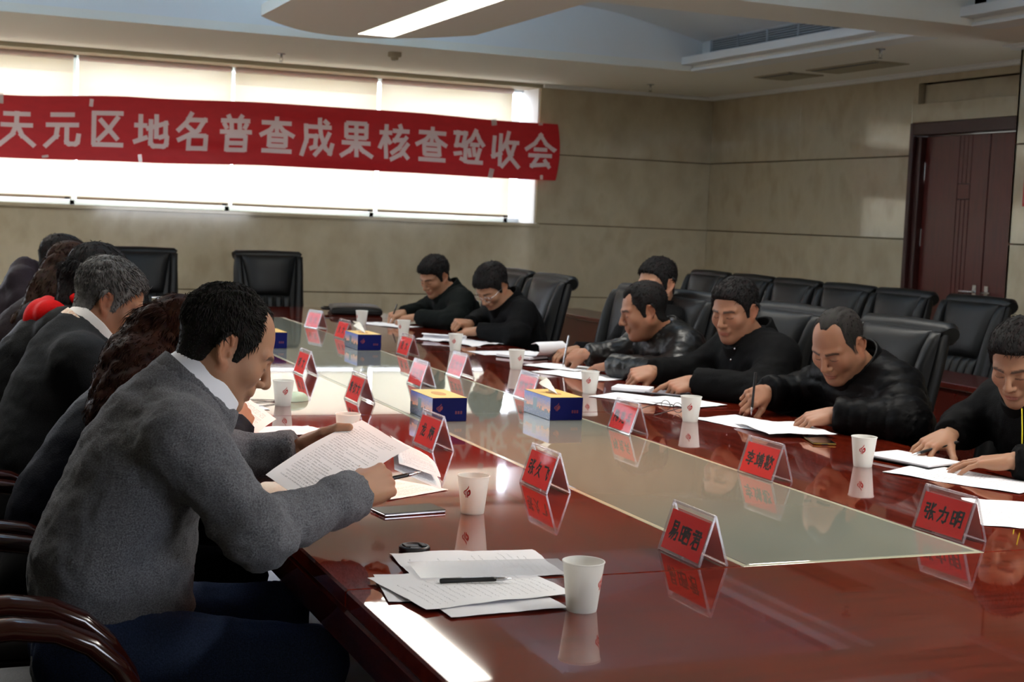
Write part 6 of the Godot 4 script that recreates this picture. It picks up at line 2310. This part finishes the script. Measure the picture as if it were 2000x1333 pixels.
func build_people() -> void:
	var jobs := {}
	for p in POSES:
		var t := Thread.new()
		t.start(hand_net.bind(p, 0.003, Color(0.47, 0.255, 0.155)))
		jobs[p] = t
	for p in jobs:
		hands[p] = jobs[p].wait_to_finish()
	print("hands ", Time.get_ticks_msec())
	var L := Vector3(1, 0, 0)
	var W := Vector3(-1, 0, 0)
	var black := Color(0.012, 0.011, 0.011)
	var specs := [
		{"label": "man in a heather grey sweater reading an open booklet, nearest the photographer", "fwd": L, "seed": 3,
			"hip": Vector3(0.335, 0.545, -2.95), "mid": Vector3(0.338, 0.72, -2.95), "chest": Vector3(0.425, 0.90, -2.95), "neck": Vector3(0.505, 1.045, -2.95), "head": Vector3(0.580, 1.137, -2.95), "face": Vector3(0.88, -0.46, 0.04), "ncen": Vector3(0.535, 1.062, -2.95), "naxis": Vector3(0.70, 0.71, 0),
			"shR": Vector3(0.468, 0.975, -2.765), "shL": Vector3(0.48, 0.975, -3.14), "elR": Vector3(0.60, 0.806, -2.695), "wrR": Vector3(0.838, 0.848, -2.855), "elL": Vector3(0.655, 0.845, -3.235), "wrL": Vector3(0.79, 0.884, -3.165),
			"handR": ["fist", Vector3(0.80, 0.22, -0.42), Vector3(0.15, 0.55, 0.82)], "handL": ["hold", Vector3(0.97, 0.30, 0.05), Vector3(-0.15, 0.35, -0.92)],
			"knR": Vector3(0.73, 0.525, -2.77), "knL": Vector3(0.74, 0.525, -3.12), "hcell": 0.003, "pcell": 0.014, "strands": 5000, "wide": 1.0,
			"skin": Color(0.40, 0.215, 0.13), "hair": {"color": Color(0.016, 0.015, 0.014), "thick": 0.010, "recede": 0.062, "rbase": 0.62, "thin": 0.7, "thinz": -0.035, "scalp": 0.8, "len": 0.022},
			"top": {"name": "sweater", "m": cloth(Color(0.40, 0.405, 0.425), 0.92, 9.0, 0.34, 0.6, 0.5), "bulk": 0.010, "cuff": 1.0, "fold": 0.012, "cell": 0.009, "extra": [[Vector3(0.385, 0.60, -2.95), Vector3(0.405, 0.76, -2.95), 0.135, 0.125]], "nape": [[Vector3(0.43, 1.0, -2.95), Vector3(0.478, 1.065, -2.95), 0.075, 0.055], [Vector3(0.50, 1.0, -2.95), Vector3(0.545, 1.0, -2.95), 0.08, 0.06]]}, "pants": cloth(Color(0.16, 0.205, 0.31), 0.85, 10.0, 0.3, 0.5, 0.1)},
		{"label": "woman with curly brown hair bent over a raised sheet", "fwd": L, "seed": 5,
			"hip": Vector3(0.30, 0.52, -3.62), "mid": Vector3(0.32, 0.68, -3.62), "chest": Vector3(0.42, 0.83, -3.62), "neck": Vector3(0.505, 0.965, -3.62), "head": Vector3(0.598, 1.068, -3.63), "face": Vector3(0.86, -0.50, -0.05), "sw": 0.165, "hs": 0.96,
			"elR": Vector3(0.66, 0.80, -3.47), "wrR": Vector3(0.755, 0.865, -3.66), "elL": Vector3(0.60, 0.80, -3.85), "wrL": Vector3(0.80, 0.80, -3.93),
			"handR": ["hold", Vector3(0.35, 0.45, -0.75), Vector3(0.45, 0.3, 0.75)], "handL": ["rest", Vector3(0.95, -0.1, 0.2), Vector3(0, 1, 0)], "wide": 0.88, "hands": 0.92,
			"hair": {"color": Color(0.014, 0.006, 0.0045), "color2": Color(0.042, 0.017, 0.011), "thick": 0.02, "long": true, "brow": Color(0.03, 0.015, 0.01)}, "curl": 1.0,
			"locks": [[Vector3(0.53, 1.11, -3.62), Vector3(0.47, 1.05, -3.58), 0.07, 0.06], [Vector3(0.53, 1.06, -3.56), Vector3(0.47, 1.0, -3.50), 0.05, 0.065], [Vector3(0.47, 1.03, -3.53), Vector3(0.42, 0.93, -3.48), 0.065, 0.06], [Vector3(0.44, 0.98, -3.56), Vector3(0.40, 0.88, -3.5), 0.06, 0.035], [Vector3(0.50, 1.03, -3.5), Vector3(0.48, 0.92, -3.47), 0.045, 0.035]],
			"top": {"name": "jacket", "m": cloth(Color(0.06, 0.07, 0.11), 0.7, 6.0, 0.2, 0.3, 0.2), "bulk": 0.012, "fold": 0.008, "cell": 0.016}, "pants": M.black_cloth},
		{"label": "grey-haired man in a charcoal sweater with a patterned lanyard", "fwd": L, "seed": 8,
			"hip": Vector3(0.29, 0.53, -4.32), "mid": Vector3(0.305, 0.71, -4.32), "chest": Vector3(0.375, 0.88, -4.32), "neck": Vector3(0.435, 1.035, -4.33), "head": Vector3(0.512, 1.135, -4.35), "face": Vector3(0.90, -0.42, 0.08), "ncen": Vector3(0.468, 1.055, -4.34), "naxis": Vector3(0.68, 0.73, 0), "strands": 3500,
			"elR": Vector3(0.54, 0.81, -4.08), "wrR": Vector3(0.80, 0.80, -4.27), "elL": Vector3(0.55, 0.81, -4.6), "wrL": Vector3(0.82, 0.80, -4.48),
			"handR": ["rest", Vector3(0.95, -0.1, -0.2), Vector3(0, 1, 0.1)], "handL": ["rest", Vector3(0.95, -0.1, 0.2), Vector3(0, 1, 0)], "hcell": 0.004,
			"skin": Color(0.31, 0.145, 0.083), "hair": {"color": Color(0.045, 0.043, 0.042), "color2": Color(0.16, 0.155, 0.15), "thick": 0.013, "recede": 0.012, "brow": Color(0.04, 0.035, 0.03)},
			"top": {"name": "sweater", "m": cloth(Color(0.165, 0.17, 0.18), 0.9, 10.0, 0.2, 0.5, 0.3), "bulk": 0.010, "cuff": 1.0, "fold": 0.008, "cell": 0.0125, "nape": [[Vector3(0.37, 0.99, -4.33), Vector3(0.41, 1.055, -4.33), 0.075, 0.055], [Vector3(0.44, 0.99, -4.33), Vector3(0.48, 0.99, -4.33), 0.08, 0.06]]}, "pants": M.black_cloth},
		{"label": "person with black hair and a bright red hood behind the grey-haired man", "fwd": L, "seed": 9,
			"hip": Vector3(0.28, 0.53, -5.08), "mid": Vector3(0.30, 0.71, -5.08), "chest": Vector3(0.38, 0.88, -5.08), "neck": Vector3(0.47, 1.035, -5.09), "head": Vector3(0.56, 1.15, -5.1), "face": Vector3(0.93, -0.36, 0.0),
			"elR": Vector3(0.54, 0.81, -4.85), "wrR": Vector3(0.80, 0.80, -5.0), "elL": Vector3(0.55, 0.81, -5.3), "wrL": Vector3(0.82, 0.80, -5.2),
			"handR": ["rest", Vector3(0.95, -0.1, -0.2), Vector3(0, 1, 0.1)], "handL": ["rest", Vector3(0.95, -0.1, 0.2), Vector3(0, 1, 0)],
			"hair": {"color": black, "thick": 0.018, "long": true}, "locks": [[Vector3(0.50, 1.16, -5.08), Vector3(0.47, 1.09, -5.06), 0.075, 0.05]], "curl": 0.2,
			"top": {"name": "jacket", "m": cloth(Color(0.045, 0.045, 0.05), 0.7, 6.0, 0.2, 0.3, 0.2), "bulk": 0.02, "fold": 0.01, "cell": 0.018}, "pants": M.black_cloth, "hood": true},
		{"label": "woman with long loose dark brown hair, second from the far end of the left row", "fwd": L, "seed": 10,
			"hip": Vector3(0.28, 0.52, -5.78), "mid": Vector3(0.30, 0.70, -5.78), "chest": Vector3(0.37, 0.87, -5.78), "neck": Vector3(0.46, 1.02, -5.79), "head": Vector3(0.542, 1.135, -5.8), "face": Vector3(0.92, -0.38, 0.0), "sw": 0.165, "hs": 0.97,
			"elR": Vector3(0.54, 0.81, -5.55), "wrR": Vector3(0.80, 0.80, -5.7), "elL": Vector3(0.55, 0.81, -6.0), "wrL": Vector3(0.82, 0.80, -5.9),
			"handR": ["rest", Vector3(0.95, -0.1, -0.2), Vector3(0, 1, 0.1)], "handL": ["rest", Vector3(0.95, -0.1, 0.2), Vector3(0, 1, 0)],
			"hair": {"color": Color(0.012, 0.007, 0.0055), "color2": Color(0.03, 0.015, 0.010), "thick": 0.02, "long": true},
			"locks": [[Vector3(0.50, 1.15, -5.76), Vector3(0.46, 1.08, -5.72), 0.08, 0.075], [Vector3(0.46, 1.08, -5.72), Vector3(0.39, 0.95, -5.68), 0.075, 0.07], [Vector3(0.39, 0.95, -5.68), Vector3(0.33, 0.80, -5.66), 0.07, 0.04], [Vector3(0.47, 1.05, -5.68), Vector3(0.42, 0.88, -5.62), 0.06, 0.035]], "curl": 0.4,
			"top": {"name": "coat", "m": cloth(Color(0.10, 0.075, 0.085), 0.8, 6.0, 0.2, 0.3, 0.2), "bulk": 0.016, "fold": 0.01, "cell": 0.02}, "pants": M.black_cloth},
		{"label": "person in a hooded purple-black coat at the far end of the left row", "fwd": L, "seed": 12,
			"hip": Vector3(0.26, 0.53, -6.48), "mid": Vector3(0.29, 0.72, -6.48), "chest": Vector3(0.36, 0.89, -6.48), "neck": Vector3(0.47, 1.03, -6.49), "head": Vector3(0.57, 1.145, -6.5), "face": Vector3(0.92, -0.38, 0.0),
			"elR": Vector3(0.54, 0.81, -6.25), "wrR": Vector3(0.80, 0.80, -6.4), "elL": Vector3(0.55, 0.81, -6.7), "wrL": Vector3(0.82, 0.80, -6.6),
			"handR": ["rest", Vector3(0.95, -0.1, -0.2), Vector3(0, 1, 0.1)], "handL": ["rest", Vector3(0.95, -0.1, 0.2), Vector3(0, 1, 0)],
			"hair": {"color": black, "thick": 0.018, "long": true},
			"top": {"name": "coat", "m": cloth(Color(0.13, 0.105, 0.125), 0.75, 6.0, 0.2, 0.3, 0.2), "bulk": 0.028, "fold": 0.012, "cell": 0.02, "extra": [[Vector3(0.40, 1.08, -6.36), Vector3(0.44, 1.10, -6.58), 0.07, 0.07], [Vector3(0.37, 1.02, -6.42), Vector3(0.41, 1.14, -6.45), 0.06, 0.05]]}, "pants": M.black_cloth},
		# right row
		{"label": "young man in a dark green-black jacket writing at the far end of the right row", "fwd": W, "seed": 14,
			"hip": Vector3(3.16, 0.53, -8.5), "mid": Vector3(3.15, 0.70, -8.5), "chest": Vector3(3.10, 0.84, -8.5), "neck": Vector3(3.035, 0.955, -8.5), "head": Vector3(2.945, 1.052, -8.5), "face": Vector3(-0.80, -0.46, 0.40),
			"elR": Vector3(3.0, 0.82, -8.80), "wrR": Vector3(2.80, 0.815, -8.66), "elL": Vector3(2.97, 0.80, -8.18), "wrL": Vector3(2.82, 0.81, -8.42),
			"handR": ["write", Vector3(-0.8, -0.15, 0.35), Vector3(0.0, 0.9, 0.3)], "handL": ["rest", Vector3(-0.85, -0.1, -0.45), Vector3(0, 1, 0.2)],
			"hair": {"color": black, "thick": 0.020, "low": -0.012, "front": 0.012}, "hcell": 0.005,
			"top": {"name": "jacket", "m": cloth(Color(0.055, 0.07, 0.065), 0.75, 6.0, 0.2, 0.3, 0.2), "bulk": 0.016, "fold": 0.009, "cell": 0.018}, "pants": M.black_cloth, "collar": "stand"},
		{"label": "man in wire spectacles and a black jacket bent low over his papers", "fwd": W, "seed": 15,
			"hip": Vector3(3.16, 0.53, -7.55), "mid": Vector3(3.16, 0.70, -7.55), "chest": Vector3(3.11, 0.84, -7.54), "neck": Vector3(3.04, 0.955, -7.53), "head": Vector3(2.95, 1.045, -7.53), "face": Vector3(-0.68, -0.64, 0.36),
			"elR": Vector3(3.0, 0.82, -7.84), "wrR": Vector3(2.87, 0.83, -7.66), "elL": Vector3(2.98, 0.80, -7.22), "wrL": Vector3(2.86, 0.81, -7.46),
			"handR": ["fist", Vector3(-0.8, 0.1, 0.35), Vector3(0.0, 0.9, 0.4)], "handL": ["rest", Vector3(-0.75, -0.1, -0.55), Vector3(0, 1, 0.3)],
			"hair": {"color": black, "thick": 0.022, "low": -0.016, "front": 0.010}, "hcell": 0.005, "glasses": true,
			"top": {"name": "jacket", "m": cloth(Color(0.035, 0.035, 0.04), 0.75, 6.0, 0.2, 0.3, 0.2), "bulk": 0.014, "fold": 0.008, "cell": 0.018}, "pants": M.black_cloth, "collar": "stand"},
		{"label": "man in a black leather jacket writing with a silver pen", "fwd": W, "seed": 16,
			"hip": Vector3(3.20, 0.53, -5.72), "mid": Vector3(3.19, 0.70, -5.72), "chest": Vector3(3.12, 0.84, -5.72), "neck": Vector3(3.055, 0.945, -5.715), "head": Vector3(2.955, 1.045, -5.71), "face": Vector3(-0.90, -0.26, -0.22), "shape": {"full": 0.7}, "hs": 1.02,
			"elR": Vector3(2.98, 0.82, -5.98), "wrR": Vector3(2.815, 0.825, -5.99), "elL": Vector3(2.95, 0.805, -5.38), "wrL": Vector3(2.825, 0.80, -5.74),
			"handR": ["write", Vector3(-0.42, -0.12, -0.85), Vector3(-0.5, 0.75, 0.35)], "handL": ["flat", Vector3(-0.15, -0.12, -0.97), Vector3(0.0, 1, 0.1)],
			"skin": Color(0.31, 0.145, 0.083), "hair": {"color": black, "thick": 0.012, "recede": 0.045, "rbase": 0.4, "len": 0.018}, "hcell": 0.0042, "wide": 1.06,
			"top": {"name": "leather_jacket", "m": M.jacket_leather, "bulk": 0.018, "fold": 0.013, "cell": 0.0135}, "pants": M.black_cloth, "collar": "fold"},
		{"label": "man half hidden behind the leather jacket man, sitting upright", "fwd": W, "seed": 17,
			"hip": Vector3(3.20, 0.53, -6.28), "mid": Vector3(3.27, 0.70, -6.28), "chest": Vector3(3.30, 0.86, -6.28), "neck": Vector3(3.335, 1.02, -6.28), "head": Vector3(3.31, 1.14, -6.27), "face": Vector3(-0.93, -0.18, 0.34),
			"elR": Vector3(3.22, 0.76, -6.55), "wrR": Vector3(2.98, 0.80, -6.45), "elL": Vector3(3.22, 0.74, -6.03), "wrL": Vector3(3.0, 0.70, -6.1),
			"handR": ["rest", Vector3(-0.95, -0.1, 0.2), Vector3(0, 1, 0.1)], "handL": ["rest", Vector3(-0.9, -0.2, 0.0), Vector3(0, 1, 0)],
			"hair": {"color": black, "thick": 0.016}, "hcell": 0.0048,
			"top": {"name": "jacket", "m": cloth(Color(0.03, 0.03, 0.034), 0.75, 6.0, 0.2, 0.3, 0.2), "bulk": 0.012, "fold": 0.008, "cell": 0.018}, "pants": M.black_cloth, "collar": "stand"},
		{"label": "man in a dark coat with snap buttons looking down at his notepad", "fwd": W, "seed": 18,
			"hip": Vector3(3.20, 0.53, -5.08), "mid": Vector3(3.21, 0.70, -5.08), "chest": Vector3(3.17, 0.85, -5.08), "neck": Vector3(3.125, 0.975, -5.085), "head": Vector3(3.045, 1.093, -5.09), "face": Vector3(-0.86, -0.27, 0.44), "shape": {"full": 0.35}, "hs": 1.03,
			"elR": Vector3(3.02, 0.81, -5.36), "wrR": Vector3(2.80, 0.825, -5.30), "elL": Vector3(3.02, 0.80, -4.80), "wrL": Vector3(2.845, 0.815, -5.03),
			"handR": ["write", Vector3(-0.96, -0.18, 0.05), Vector3(0.05, 0.8, 0.55)], "handL": ["point", Vector3(-0.90, -0.22, -0.12), Vector3(0.05, 0.85, 0.5)],
			"skin": Color(0.32, 0.15, 0.088), "hair": {"color": black, "thick": 0.015, "recede": 0.014, "front": 0.006}, "hcell": 0.0038, "wide": 1.05,
			"top": {"name": "coat", "m": cloth(Color(0.05, 0.05, 0.053), 0.8, 6.0, 0.2, 0.4, 0.3), "bulk": 0.022, "fold": 0.010, "cell": 0.0135}, "pants": M.black_cloth, "collar": "coat", "snaps": true},
		{"label": "balding man in a black puffer jacket writing with an upright pen", "fwd": W, "seed": 19,
			"hip": Vector3(3.22, 0.53, -4.28), "mid": Vector3(3.22, 0.69, -4.28), "chest": Vector3(3.15, 0.83, -4.27), "neck": Vector3(3.065, 0.94, -4.25), "head": Vector3(2.955, 1.035, -4.235), "face": Vector3(-0.78, -0.52, 0.34), "shape": {"full": 1.0}, "hs": 1.04,
			"elR": Vector3(3.04, 0.815, -4.58), "wrR": Vector3(2.862, 0.835, -4.535), "elL": Vector3(3.03, 0.80, -3.93), "wrL": Vector3(2.865, 0.815, -4.10),
			"handR": ["write", Vector3(-0.80, -0.20, 0.35), Vector3(-0.25, 0.55, 0.75)], "handL": ["rest", Vector3(-0.80, -0.22, -0.45), Vector3(0.0, 0.9, 0.4)],
			"skin": Color(0.33, 0.16, 0.095), "hair": {"color": Color(0.022, 0.02, 0.019), "thick": 0.005, "recede": 0.062, "rbase": 0.55, "thin": 0.85, "thinz": -0.02, "scalp": 0.7, "len": 0.011}, "hcell": 0.0036, "wide": 1.1,
			"top": {"name": "puffer_jacket", "m": M.puffer, "bulk": 0.024, "fold": 0.006, "quilt": 0.011, "cell": 0.0125}, "pants": M.black_cloth, "collar": "stand"},
		{"label": "person in a black jacket with a yellow zip cut by the right edge", "fwd": W, "seed": 20,
			"hip": Vector3(3.22, 0.53, -3.42), "mid": Vector3(3.22, 0.70, -3.42), "chest": Vector3(3.16, 0.84, -3.42), "neck": Vector3(3.10, 0.96, -3.42), "head": Vector3(3.02, 1.06, -3.405), "face": Vector3(-0.80, -0.44, 0.42),
			"elR": Vector3(3.08, 0.83, -3.70), "wrR": Vector3(2.925, 0.82, -3.585), "elL": Vector3(3.02, 0.80, -3.12), "wrL": Vector3(2.85, 0.805, -3.215),
			"handR": ["spread", Vector3(-0.92, -0.28, 0.12), Vector3(-0.2, 0.95, 0.2)], "handL": ["flat", Vector3(-0.55, -0.12, -0.75), Vector3(0.0, 1, 0.2)],
			"hair": {"color": black, "thick": 0.018, "front": 0.006}, "hcell": 0.004,
			"top": {"name": "jacket", "m": cloth(Color(0.032, 0.032, 0.035), 0.75, 6.0, 0.2, 0.3, 0.2), "bulk": 0.016, "fold": 0.009, "cell": 0.0135}, "pants": M.black_cloth, "collar": "stand", "zip": true},
	]
	var threads := []
	for s in specs:
		var t := Thread.new()
		t.start(person_nets.bind(s))
		threads.append(t)
	var skinm := mat(Color.WHITE, 0.5)
	skinm.vertex_color_use_as_albedo = true
	skinm.subsurf_scatter_enabled = true
	skinm.subsurf_scatter_strength = 0.12
	skinm.metallic_specular = 0.4
	var hairm := mat(Color.WHITE, 0.62)
	hairm.vertex_color_use_as_albedo = true
	hairm.metallic_specular = 0.16
	for i in specs.size():
		var s: Dictionary = specs[i]
		var r: Dictionary = threads[i].wait_to_finish()
		var p := thing("person", s.label, "person", Vector3.ZERO, 0.0, "people on the left side" if s.fwd.x > 0 else "people on the right side")
		obj("body", r.skin, skinm, p)
		if r.has("hair"):
			obj("hair", r.hair, hairm, p)
		if r.has("locks"):
			obj("hair_locks", r.locks, hairm, p)
		var tp := obj(s.top.name, r.top, s.top.m, p)
		obj("trousers", r.pants, s.pants, p)
		obj("shoes", r.shoes, M.black, p)
		var fr: Dictionary = r.frame
		if i == 0 or i == 2:
			var nc: Vector3 = s.ncen
			var na: Vector3 = s.naxis
			collar(p, "shirt_collar", nc - na * 0.012, na, s.fwd, 0.066, 0.080, 0.042, 0.011, 0.0, mat(Color(0.93, 0.94, 0.97) if i == 0 else Color(0.86, 0.85, 0.84), 0.7), 0.003)
			if i == 0:
				collar(p, "neck_rib", nc - na * 0.028, na, s.fwd, 0.081, 0.094, 0.024, 0.002, 0.0, s.top.m, 0.008)
			else:
				collar(p, "lanyard", nc - na * 0.022, na, s.fwd, 0.080, 0.093, 0.02, 0.004, 0.0, textured(noise_tex(0.05, [[0.0, Color(0.75, 0.35, 0.2)], [0.45, Color(0.85, 0.78, 0.7)], [1.0, Color(0.9, 0.86, 0.8)]], 2, 128, 77), Vector3.ONE * 12, 0.8), 0.003)
		if s.get("hood", false):
			var hb := Blobs.new()
			hb.cap(Vector3(0.41, 1.065, -5.20), Vector3(0.385, 1.04, -5.06), 0.035, 0.05, 0.04)
			hb.cap(Vector3(0.385, 1.04, -5.06), Vector3(0.40, 1.05, -4.98), 0.05, 0.045, 0.04)
			hb.cap(Vector3(0.375, 1.0, -5.05), Vector3(0.36, 0.965, -5.02), 0.045, 0.025, 0.05)
			hb.cap(Vector3(0.40, 1.05, -4.97), Vector3(0.50, 1.015, -4.95), 0.042, 0.028, 0.03)
			hb.cap(Vector3(0.475, 1.105, -5.0), Vector3(0.515, 1.06, -4.975), 0.016, 0.016, 0.01)
			obj("red_hood", join([plain(hb.nets(0.010), Color.WHITE)]), cloth(Color(0.66, 0.03, 0.035), 0.75, 6.0, 0.1, 0.2, 0.3), p)
		match s.get("collar", ""):
			"stand":
				var ax: Vector3 = (fr.ndir + ((s.head as Vector3) - (s.neck as Vector3)).normalized() * 0.6).normalized()
				collar(p, "collar", s.neck - fr.ndir * 0.022, ax, s.fwd, 0.082, 0.092, 0.072 if s.top.name != "puffer_jacket" else 0.09, 0.004, 0.008, s.top.m, 0.012)
			"fold":
				var ax: Vector3 = (fr.ndir + ((s.head as Vector3) - (s.neck as Vector3)).normalized() * 0.6).normalized()
				collar(p, "collar", s.neck - fr.ndir * 0.018, ax, s.fwd, 0.080, 0.090, 0.052, 0.022, 0.012, s.top.m, 0.006)
			"coat":
				var ax: Vector3 = (fr.ndir + ((s.head as Vector3) - (s.neck as Vector3)).normalized() * 0.5).normalized()
				collar(p, "collar", s.neck - fr.ndir * 0.03, ax, s.fwd, 0.092, 0.102, 0.085, 0.008, 0.02, s.top.m, 0.014)
		if s.get("snaps", false):
			for k in 3:
				var sn := MB.new()
				sn.xf = Transform3D(Basis(Vector3.BACK, PI / 2), s.neck + Vector3(-0.105 - k * 0.012, -0.03 - k * 0.045, 0.055 - k * 0.004))
				sn.lathe([[0.0, 0.004], [0.005, 0.003], [0.006, 0.0], [0.0, 0.0]], 10)
				obj("snap_button", sn, M.metal, p)
		if s.get("zip", false):
			for k in [[Vector3(2.975, 0.935, -3.335), Vector3(2.95, 0.88, -3.30), Vector3(2.945, 0.83, -3.29)], [Vector3(3.0, 0.97, -3.345), Vector3(2.985, 0.93, -3.32)]]:
				var z := MB.new()
				z.tube(k, 0.0018, 6)
				obj("zip_piping", z, mat(Color(0.85, 0.8, 0.1), 0.5), p)
		if s.get("glasses", false):
			var gm := MB.new()
			var HT: Transform3D = fr.HT
			gm.xf = HT
			for sg in [-1.0, 1.0]:
				var pts := []
				for k in 15:
					var a := TAU * k / 14
					pts.append(Vector3(sg * 0.032 + cos(a) * 0.025, -0.002 + sin(a) * 0.018, 0.104 - 0.2 * absf(cos(a) * 0.025)))
				gm.tube(pts, 0.0014, 6, 1.0, Vector3.BACK)
				gm.tube([Vector3(sg * 0.057, 0.004, 0.096), Vector3(sg * 0.074, 0.006, 0.05), Vector3(sg * 0.080, 0.004, -0.01)], 0.0014, 6)
			gm.tube([Vector3(-0.008, 0.002, 0.104), Vector3(0, 0.005, 0.109), Vector3(0.008, 0.002, 0.104)], 0.0014, 6)
			obj("glasses", gm, M.metal, p)
	# pens in the hands
	pen("ballpoint pen with a dark grip in the grey sweater man's hand", Vector3(1.002, 0.873, -2.935), Vector3(0.868, 0.853, -2.915), mat(Color(0.05, 0.04, 0.04), 0.4), M.metal)
	pen("silver pen upright in the leather jacket man's hand", Vector3(2.752, 0.757, -6.095), Vector3(2.782, 0.900, -6.11), M.metal, M.metal)
	pen("grey pen in the dark coat man's hand", Vector3(2.735, 0.772, -5.42), Vector3(2.872, 0.822, -5.385), mat(Color(0.4, 0.42, 0.45), 0.35), M.black)
	pen("black pen held upright by the puffer jacket man", Vector3(2.768, 0.757, -4.472), Vector3(2.785, 0.912, -4.487), mat(Color(0.03, 0.03, 0.03), 0.3), M.metal)
	pen("black pen with a metal tip under the right edge person's hand", Vector3(2.762, 0.768, -3.551), Vector3(2.926, 0.805, -3.541), mat(Color(0.03, 0.03, 0.03), 0.3), M.metal)
	pen("black pen in the farthest writing man's hand", Vector3(2.70, 0.757, -8.60), Vector3(2.76, 0.87, -8.66), mat(Color(0.03, 0.03, 0.03), 0.3), M.metal)
